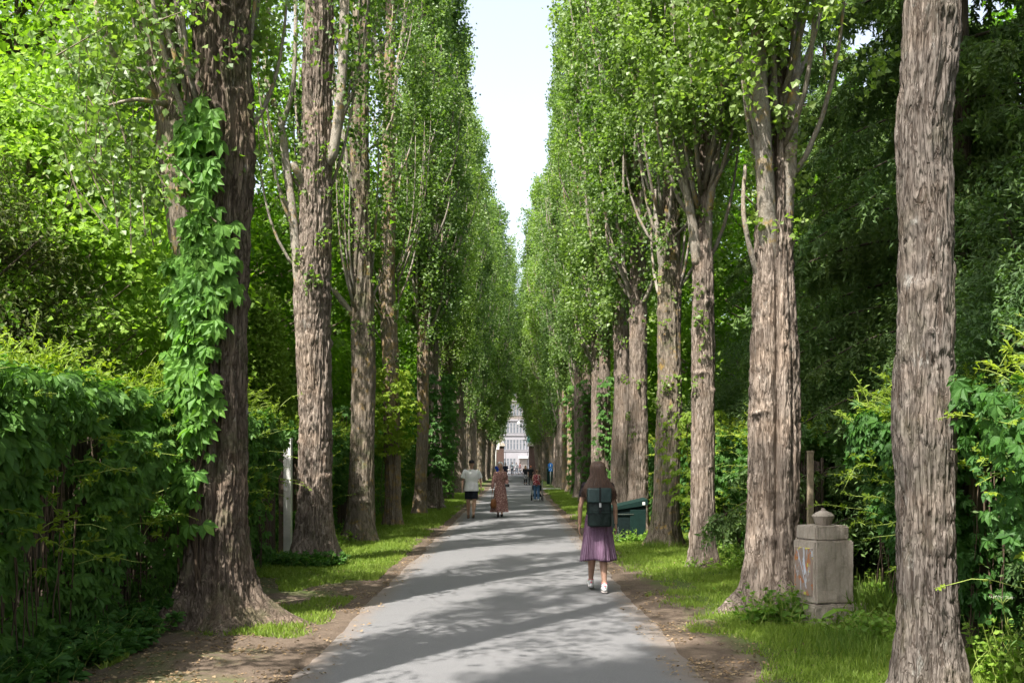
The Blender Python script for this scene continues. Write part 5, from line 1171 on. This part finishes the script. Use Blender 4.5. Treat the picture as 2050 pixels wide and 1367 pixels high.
def trousers(P, mat, vox, zt, zend, r_hip=.1, r_end=.06, par=None, name='trousers'):
    mb = MB(); b = P.b
    mb.loft([(.83, 0, -.004, .15*b, .10), (.89, 0, -.008, .168*b, .115), (.97, 0, -.005, .16*b, .108), (zt, 0, 0, .14*b, .10)], 24)
    for i in (0, 1):
        hp, kn, an = P.hip[i], P.knee[i], P.ank[i]; T_ = [hp, L3(hp, kn, .5), kn, L3(kn, an, .5), L3(kn, an, .95)]; zz = np.array([p[2] for p in T_])
        if zend > kn[2]: e = L3(hp, kn, (hp[2] - zend)/(hp[2] - kn[2])); mb.tube([hp, L3(hp, e, .5), e], [r_hip*b, (r_hip+r_end)/2*b, r_end*b], 16)
        else:
            e = L3(kn, an, (kn[2] - zend)/(kn[2] - an[2])); mb.tube([hp, L3(hp, kn, .5), kn, L3(kn, e, .5), e], [r_hip*.93*b, r_hip*.82*b, r_end*1.12, r_end*1.05, r_end], 16)
    return remesh(name, mb, vox, mat, par, 2)
def shoes(P, mat, vox, par, sole=None, name='shoe'):
    for i in (0, 1):
        an = P.ank[i]; h = P.heel[i]; mb = MB(); hl = an + [0, -.048, -.05]; toe = an + [0, .165*math.cos(h), -.055 - .16*math.sin(h)*.9]
        mb.tube([an + [0, -.01, .0], hl + [0, .005, .02]], [.040, .040], 12); mb.tube([hl, L3(hl, toe, .5) + [0, 0, .012], toe], [.038, .044, .034], 12); mb.ell(toe, .036, None, 10, 8); mb.ell(hl, .038, None, 10, 8)
        s_ = remesh(name, mb, vox, mat, par, 2)
        if sole:
            mb = MB(); mb.tube([hl + [0, -.02, -.024], L3(hl, toe, .5) + [0, 0, -.022], toe + [0, .022, -.022]], [.036, .042, .030], 12); v = mb.V[0]; mid = v[:, 2].mean(); v[:, 2] = mid + (v[:, 2] - mid)*.35; mb.build('sole', sole, s_, True)
def eyes(par, vox=.01):
    for s_ in (-1, 1):
        mb = MB(); mb.ell((s_*.030, .099, 1.607), (.011, .006, .006), None, 8, 6); mb.build('eye', M['eye'], par, True)
    mb = MB(); mb.ell((0, .104, 1.546), (.022, .006, .005), None, 8, 6); mb.build('lips', M['lips'], par, True)
M['eye'] = plain('dark_eye', (.03, .02, .015), .3); M['lips'] = plain('lips', (.4, .14, .12), .5)
def place(o, px_, Y, rz, s, label, group=None):
    o.location = (X(px_, Y), Y, .012); o.rotation_euler = (0, 0, rz); o.scale = (s, s, s); tag(o, label, 'person', group); return o

# ---- 1: young woman walking away with a backpack
P = Pose(elb=((-.232, -.03, 1.115), (.228, -.03, 1.115)), wri=((-.238, .02, .885), (.243, .03, .89)), knee=((-.066, .12, .49), (.070, -.02, .48)), ank=((-.070, .27, .105), (.078, -.12, .10)), heel=(-.15, .25), sh=.163, hip=.082, build=.96)
b_ = body(P, SK, .0062); place(b_, 1196.5, 12.74, 0, .965, 'young woman walking away with long brown hair, dark green backpack and purple skirt')
mb_top = cloth('black_jersey', (.018, .014, .017))
shirt(P, mb_top, .008, 1.02, .010, .52, .062, .060, par=b_)
mb = MB(); rings = []
for t in np.linspace(0, 1, 22):
    z = 1.08 - .665*t; rings.append((z, -.006*t, -.004 - .012*t, np.interp(t, [0, .15, .35, .7, 1], [.130, .162, .178, .205, .232]), np.interp(t, [0, .15, .35, .7, 1], [.098, .118, .128, .150, .175])))
def skf(th, t): return t*(.085*np.sin(5*th + 1.0 + t*1.3) + .05*np.sin(11*th + 2 + t*2) ) + .016*np.sin(46*th)*min(1, t*4) + .02*t*vn(np.cos(th)*3, np.sin(th)*3, t*3*np.ones_like(th), 3)
mb.loft(rings, 276, skf)
for v in mb.V: v[:, 2] += np.where(v[:, 2] < .5, .014*np.sin(np.arctan2(v[:, 1], v[:, 0])*3 + 1), 0)
mb.build('skirt', cloth('purple_knit', (.10, .05, .088), .15, pat_knit), b_, True)
shoes(P, cloth('white_leather', (.62, .62, .62), .05), .006, b_, cloth('rubber_sole', (.5, .45, .42), .1))
pink = cloth('pink_heel_tab', (.6, .15, .2)); 
for i in (0, 1): mb = MB(); a = P.ank[i]; mb.box(a + [0, -.088, -.005], (.026, .010, .022), bev=.004); mb.torus(a + [0, -.006, .022], .038, .0035, 'z', 20, 6); mb.build('heel_tab', pink, b_, True)
hm = hair_mat('long_brown_hair', (.032, .018, .013), (.125, .070, .047))
mb = MB(); HR = [(1.722, 0, .0, .02, .02), (1.712, 0, -.002, .052, .058), (1.69, 0, -.006, .076, .085), (1.65, 0, -.014, .090, .092), (1.60, 0, -.024, .094, .086), (1.54, 0, -.038, .098, .072), (1.48, 0, -.05, .125, .064), (1.42, .0, -.062, .162, .060), (1.37, .004, -.072, .192, .054), (1.33, .008, -.08, .208, .047), (1.30, .012, -.086, .214, .034)]
mb.loft(HR, 90, lambda th, t: .045*vn(np.cos(th)*9, np.sin(th)*9, t*1.1*np.ones_like(th), 4)*min(1, t*2))
rng = np.random.default_rng(6)
zz_ = np.array([h[0] for h in HR])[::-1]; RX = np.array([h[3] for h in HR])[::-1]; RY = np.array([h[4] for h in HR])[::-1]; CYh = np.array([h[2] for h in HR])[::-1]
for k in range(170):
    a = rng.uniform(PI*1.0, PI*2.0) if k % 5 else rng.uniform(0, 2*PI); dr_ = rng.normal()*.10
    ze = rng.uniform(1.16, 1.32); ze = ze if abs(math.cos(a)) < .55 else ze + .0
    z = np.linspace(1.70, ze, 14); t = (1.70 - z)/(1.70 - ze)
    aa = a + dr_*t; rx = np.interp(z, zz_, RX) + .004 + np.where(z < 1.3, (1.3 - z)*.12, 0); ry = np.interp(z, zz_, RY) + .004; cyy = np.interp(z, zz_, CYh) - np.where(z < 1.3, (1.3-z)*.05, 0)
    jit = .004*np.sin(t*9 + k)
    mb.tube(np.stack([rx*np.cos(aa) + jit + .010*t*t + .012*rng.normal()*t*t, cyy + ry*np.sin(aa), z], 1), np.linspace(.0055, .0016, 14)*rng.uniform(.5, 1.2), 5)
for k in range(36):   # wind-blown lock over the right shoulder
    z = np.linspace(1.50, rng.uniform(1.20, 1.27), 10); t = np.linspace(0, 1, 10); x0 = rng.uniform(.08, .12)
    mb.tube(np.stack([x0 + (.115 + rng.uniform(-.02, .03))*t**1.1, -.05 - .03*t + rng.normal()*.008, z], 1), np.linspace(.006, .002, 10), 5)
for k in range(10):
    a = np.linspace(0, 1, 8); mb.tube(np.stack([-.07 - .035*np.sin(a*PI*.6) + rng.normal()*.002, .03 - .01*a, 1.675 - .095*a], 1), .0018, 4)
mb.build('hair', hm, b_, True)
pk = cloth('dark_green_coated_fabric', (.010, .018, .017), .2, None, .45); pkf = cloth('worn_green_flap', (.020, .036, .036), .15, None, .42)
bag = empty('backpack', (0, 0, 0), 'dark green roll-top backpack worn by the young woman', 'backpack')
bag.location = (X(1197.5, 12.74), 12.74 - .205*.965, .012); 
mb = MB(); mb.box((0, 0, 1.075), (.315, .115, .42), bev=.03)
for v in mb.V: v[:, 0] *= (1 + (1.3 - v[:, 2])*.12)*.94; v[:, 1] *= 1 + (1.2 - v[:, 2])*.5; v[:, 2] += .0
mb.build('body', pk, bag, True)
mb = MB(); mb.box((-.004, -.014, 1.275), (.318, .135, .195), bev=.022)
for v in mb.V: v[:, 2] += .010*np.cos(v[:, 0]*14)*(v[:, 2] > 1.3) - .008*np.cos(v[:, 0]*12)*(v[:, 2] < 1.2); v[:, 1] -= .012*(v[:, 2] < 1.2)
mb.build('flap', pkf, bag, True)
mb = MB(); mb.box((0, -.092, 1.285), (.022, .010, .19), bev=.003); mb.box((.004, -.098, 1.115), (.026, .014, .14), bev=.004); mb.build('strap', cloth('black_strap', (.01, .011, .012)), bag)
mb = MB(); mb.box((.002, -.102, 1.15), (.028, .014, .055), bev=.004); mb.build('buckle', M['galv'], bag)
mb = MB(); mb.box((0, -.074, 1.055), (.31, .006, .006)); mb.build('seam', pkf, bag)
for s_ in (-1, 1):
    mb = MB(); mb.tube([(s_*.10, .04, 1.30), (s_*.115, .13, 1.405), (s_*.12, .24, 1.41), (s_*.13, .30, 1.30), (s_*.14, .26, 1.12), (s_*.13, .05, .95)], .012, 8); mb.build('shoulder_strap', pk, bag, True)
bag.scale = (.965,)*3
mb = MB(); a = np.linspace(0, 1, 24); mb.tube(np.stack([.262 + .02*np.sin(a*11), .05 + .01*np.cos(a*7), .84 - .16*np.sin(a*PI*.9) + .012*np.sin(a*19)], 1), .0022, 5); mb.tube(np.stack([.268 + .014*np.cos(a*9), .05 + .012*np.sin(a*6), .85 - .12*np.sin(a*PI)], 1), .0022, 5)
o = mb.build('earphone_cord', M['white_paint'], None, True, (X(1196.5, 12.74), 12.74, .012)); o.scale = (.965,)*3; tag(o, 'white earphone cord dangling from the young woman\'s right hand', 'cord')

# ---- 2: man in pale T-shirt and dark shorts walking towards the viewer
P = Pose(elb=((-.262, -.04, 1.12), (.262, -.02, 1.12)), wri=((-.285, .03, .88), (.275, .08, .88)), knee=((-.085, .07, .49), (.10, -.02, .47)), ank=((-.06, .14, .10), (.10, -.14, .10)), heel=(0, .3), sh=.19, hip=.092, build=1.12)
b_ = body(P, SK2, .009); place(b_, 944, 29.7, PI, 1.0, 'man in a loose pale grey T-shirt, dark shorts and cap walking towards the viewer'); eyes(b_)
shirt(P, cloth('pale_grey_cotton', (.72, .71, .71), .05),   .009, .80, .036, .78, .082, .088, par=b_)
trousers(P, cloth('navy_shorts', (.014, .016, .024)), .009, .98, .56, .100, .094, b_, 'shorts')
shoes(P, cloth('brown_sandal', (.12, .07, .045)), .009, b_, M['tyre'])
mb = MB(); mb.loft([(1.625, 0, .01, .083, .100), (1.67, 0, .008, .084, .100), (1.70, 0, .004, .072, .085), (1.722, 0, 0, .035, .04)], 24); mb.tube([(0, .08, 1.64), (0, .17, 1.625)], [.068, .045], 16)
v = mb.V[-1]; v[:, 2] = 1.635 + (v[:, 2] - 1.635)*.15; mb.build('cap', cloth('black_cap', (.02, .018, .02)), b_, True)
mb = MB(); mb.ell((0, -.03, 1.60), (.079, .072, .07)); mb.build('hair', hair_mat('short_dark_hair', (.03, .02, .015), (.07, .045, .03)), b_, True)

# ---- 3: grey-haired woman in a long rose dress
P = Pose(elb=((-.215, -.03, 1.14), (.225, -.02, 1.13)), wri=((-.20, .20, 1.04), (.245, .06, .90)), knee=((-.075, .06, .47), (.08, .0, .47)), ank=((-.05, .17, .11), (.07, -.10, .10)), heel=(-.15, .25), sh=.163, hip=.085, build=1.0)
b_ = body(P, SK, .009); place(b_, 1001.5, 30.0, PI, .955, 'grey-haired woman in a long patterned rose dress walking towards the viewer'); eyes(b_)
dm = cloth('rose_print_dress', (.22, .11, .10), .15, lambda nt, co, c: pat_flecks((.52, .36, .30), 38, .56)(nt, co, pat_flecks((.12, .04, .05), 25, .6)(nt, co, c)))
mb = MB(); zs = [1.44, 1.425, 1.39, 1.31, 1.2, 1.09, 1.05, .95, .85, .7, .5, .3, .17]
rxs = [.05, .092, .142, .172, .165, .150, .148, .172, .185, .20, .225, .26, .285]; rys = [.045, .064, .090, .122, .128, .120, .118, .128, .13, .145, .165, .19, .21]
mb.loft([(z, (.0 if z > .5 else (.5 - z)*.12), -.006, a, b) for z, a, b in zip(zs, rxs, rys)], 96, lambda th, t: max(0, t-.45)*(.20*np.sin(6*th + 2 + t*2) + .09*np.sin(11*th + t*3)))
for i in (0, 1): sleeve(mb, P, i, 1, .062, .056, True)
remesh('dress', mb, .009, dm, b_, 1)
mb = MB(); mb.tube([(-.035, .088, 1.41), (0, .119, 1.33)], [.006, .004], 6); mb.tube([(.035, .088, 1.41), (0, .119, 1.33)], [.006, .004], 6); mb.build('neckline', SK, b_, True)
mb = MB(); rng = np.random.default_rng(3)
for k in range(90):
    d = rnd_dir(1, rng, .5)[0]; d[1] = min(d[1], .45); mb.ell(np.array([0, -.012, 1.655]) + d*[.085, .088, .075], rng.uniform(.014, .028), None, 7, 5)
remesh('hair', mb, .008, hair_mat('curly_grey_hair', (.32, .32, .33), (.66, .66, .67)), b_, 1)
shoes(P, cloth('black_sandal', (.02, .018, .018)), .009, b_)
lt = cloth('tan_leather', (.19, .075, .028), .25, None, .5); bag2 = empty('handbag', (X(988, 29.85), 29.85, .0), 'tan leather bag hanging from the grey-haired woman\'s hand', 'bag')
mb = MB(); mb.loft([(.29, 0, 0, .05, .04), (.305, 0, 0, .085, .065), (.38, 0, 0, .098, .07), (.48, 0, 0, .085, .06), (.57, 0, 0, .06, .035)], 24); mb.build('pouch', lt, bag2, True)
mb = MB(); a = np.linspace(0, PI, 12); mb.tube(np.stack([.05*np.cos(a), 0*a, .56 + .27*np.sin(a)], 1), .007, 6); mb.build('strap', lt, bag2, True)
cm = empty('camera_body', (X(1015.5, 29.7), 29.7 - .05, .98), 'small black camera held in the grey-haired woman\'s hand', 'camera')
mb = MB(); mb.box((0, 0, 0), (.13, .06, .085), bev=.01); mb.build('case', M['iron'], cm, True); mb = MB(); mb.tube([(.0, -.03, 0), (.0, -.085, 0)], .032, 16); mb.build('lens', M['iron'], cm, True)

# ---- 4: woman pushing a pram
P = Pose(elb=((-.225, .02, 1.14), (.225, .02, 1.14)), wri=((-.20, .26, 1.06), (.20, .26, 1.06)), knee=((-.09, .05, .48), (.09, 0, .48)), ank=((-.10, .06, .085), (.085, -.10, .10)), heel=(0, .2), sh=.165, hip=.09, build=1.1)
b_ = body(P, SK, .010); place(b_, 1074.5, 42.8, 0, .795, 'person in a red patterned sleeveless top and blue jeans pushing a pram')
shirt(P, cloth('red_print_cotton', (.26, .035, .05), .1, pat_flecks((.6, .5, .5), 22, .56)), .010, .86, .022, .25, .06, .05, sleeves=False, par=b_)
trousers(P, cloth('blue_denim', (.065, .13, .24), .2), .010, 1.0, .10, .098, .068, b_)
shoes(P, cloth('white_trainer', (.5, .5, .5)), .010, b_)
mb = MB(); mb.ell((0, -.012, 1.635), (.084, .092, .088)); mb.ell((0, -.095, 1.60), (.05, .03, .07)); mb.build('hair', hair_mat('auburn_hair', (.09, .04, .022), (.22, .11, .06)), b_, True)
root = empty('pram', (X(1075, 43.3), 43.35, .012), 'black pram with four small wheels pushed along the path', 'pram')
blk = cloth('pram_fabric', (.018, .022, .03)); 
for sx_ in (-.25, .25):
    for sy_, r_ in ((-.24, .13), (.42, .10)):
        mb = MB(); mb.torus((0, 0, 0), r_, .02, 'x', 24, 6); w_ = mb.build('wheel', M['tyre'], root, True, (sx_*(1.0 if sy_ < 0 else .85), sy_, r_ + .02)); mb = MB()
        for k in range(6): a = k*PI/3; mb.tube([(0, 0, 0), (0, r_*math.cos(a), r_*math.sin(a))], .006, 4)
        mb.build('spokes', M['chrome'], w_)
mb = MB()
for s_ in (-1, 1): mb.tube([(s_*.25, -.24, .15), (s_*.23, .12, .52), (s_*.22, -.16, .86)], .014, 8); mb.tube([(s_*.21, .42, .12), (s_*.22, .12, .52)], .012, 8); mb.tube([(s_*.25, -.24, .15), (s_*.21, .42, .13)], .010, 6)
mb.build('frame', M['galv'], root, True)
mb = MB(); mb.tube([(-.22, -.16, .86), (.22, -.16, .86)], .017, 8); mb.build('handlebar', M['tyre'], root, True)
mb = MB(); mb.box((0, .16, .56), (.40, .62, .24), bev=.06); mb.build('carrycot', blk, root, True)
mb = MB(); a = np.linspace(0, PI, 10)
q = np.array([[.215*math.cos(t)*.98, .02 + u*.34, .66 + .24*math.sin(t)*(1 - .4*u)] for u in (0, .33, .66, 1) for t in a]); fa = [[r*10+c, r*10+c+1, (r+1)*10+c+1, (r+1)*10+c] for r in range(3) for c in range(9)]
mb.add(q, fa); mb.build('hood', blk, root, True)
mb = MB(); mb.box((0, .08, .23), (.36, .5, .12), bev=.03); mb.build('basket', blk, root, True)

# ---- far figures
def walker(px_, Y, rz, s, label, top, low, hairc, skirt=None, arm_fwd=False, vox=.012, shorts=False, bl=1.0):
    P = Pose(elb=((-.225, .04, 1.13), (.225, -.02, 1.13)), wri=((-.19, .27, 1.06), (.19, .27, 1.06)) if arm_fwd else ((-.235, .12, .90), (.24, .04, .90)), knee=((-.09, .09, .49), (.09, -.03, .47)), ank=((-.09, .16, .09), (.085, -.15, .11)), heel=(0, .3), build=bl)
    b_ = body(P, SK, vox); place(b_, px_, Y, rz, s, label)
    shirt(P, cloth('jersey', top), vox, .93, .018, .9, .066, .056, par=b_)
    if skirt:
        mb = MB(); mb.loft([(1.0, 0, 0, .15, .11), (.85, 0, 0, .185, .14), (.62, 0, 0, .21, .16), (.50, 0, 0, .215, .165)], 40, lambda th, t: .04*np.sin(9*th)*t); mb.build('skirt', cloth('print_skirt', skirt, .1, pat_flecks((.45, .45, .45), 18, .5)), b_, True)
    trousers(P, cloth('trouser_cloth', low), vox, 1.0, .2 if not shorts else .6, .096, .062, b_)
    shoes(P, M['tyre'], vox, b_)
    mb = MB(); mb.ell((0, -.016, 1.635), (.084, .092, .088)); 
    if skirt: mb.ell((0, -.06, 1.52), (.09, .06, .16))
    mb.build('hair', hair_mat('hair_tone', tuple(x*.6 for x in hairc), hairc), b_, True); return b_
walker(1052, 73.8, 0, .835, 'woman in a black top and patterned skirt walking away beside a bicycle', (.015, .015, .018), (.02, .02, .022), (.34, .2, .1), skirt=(.10, .10, .11))
walker(1062.5, 73.5, 0, .83, 'red-haired person in black wheeling a bicycle away from the viewer', (.014, .014, .016), (.02, .02, .025), (.5, .13, .05), arm_fwd=True)
bicycle('k', 'black bicycle wheeled along the path by the red-haired person', (X(1059.5, 73.6), 73.9, .012), .05).scale = (.86,)*3
walker(1025.5, 127, 0, 1.0, 'distant man in a pale shirt and dark trousers near the gate', (.3, .34, .38), (.03, .04, .06), (.05, .04, .03))
walker(996.5, 84, PI, .95, 'person in a bright blue top half hidden behind the grey-haired woman', (.02, .08, .55), (.03, .03, .05), (.1, .06, .04))
walker(1012, 86, 0, .95, 'person in navy half hidden behind the grey-haired woman', (.02, .025, .05), (.03, .03, .04), (.25, .25, .25))
walker(1041, 143, PI/2, 1.0, 'distant person in a pink top beside the parked bicycles', (.6, .22, .2), (.35, .35, .36), (.06, .04, .03))
walker(1034, 144.3, 0, .98, 'distant person in white beside the parked bicycles', (.6, .6, .6), (.3, .32, .36), (.3, .2, .1))
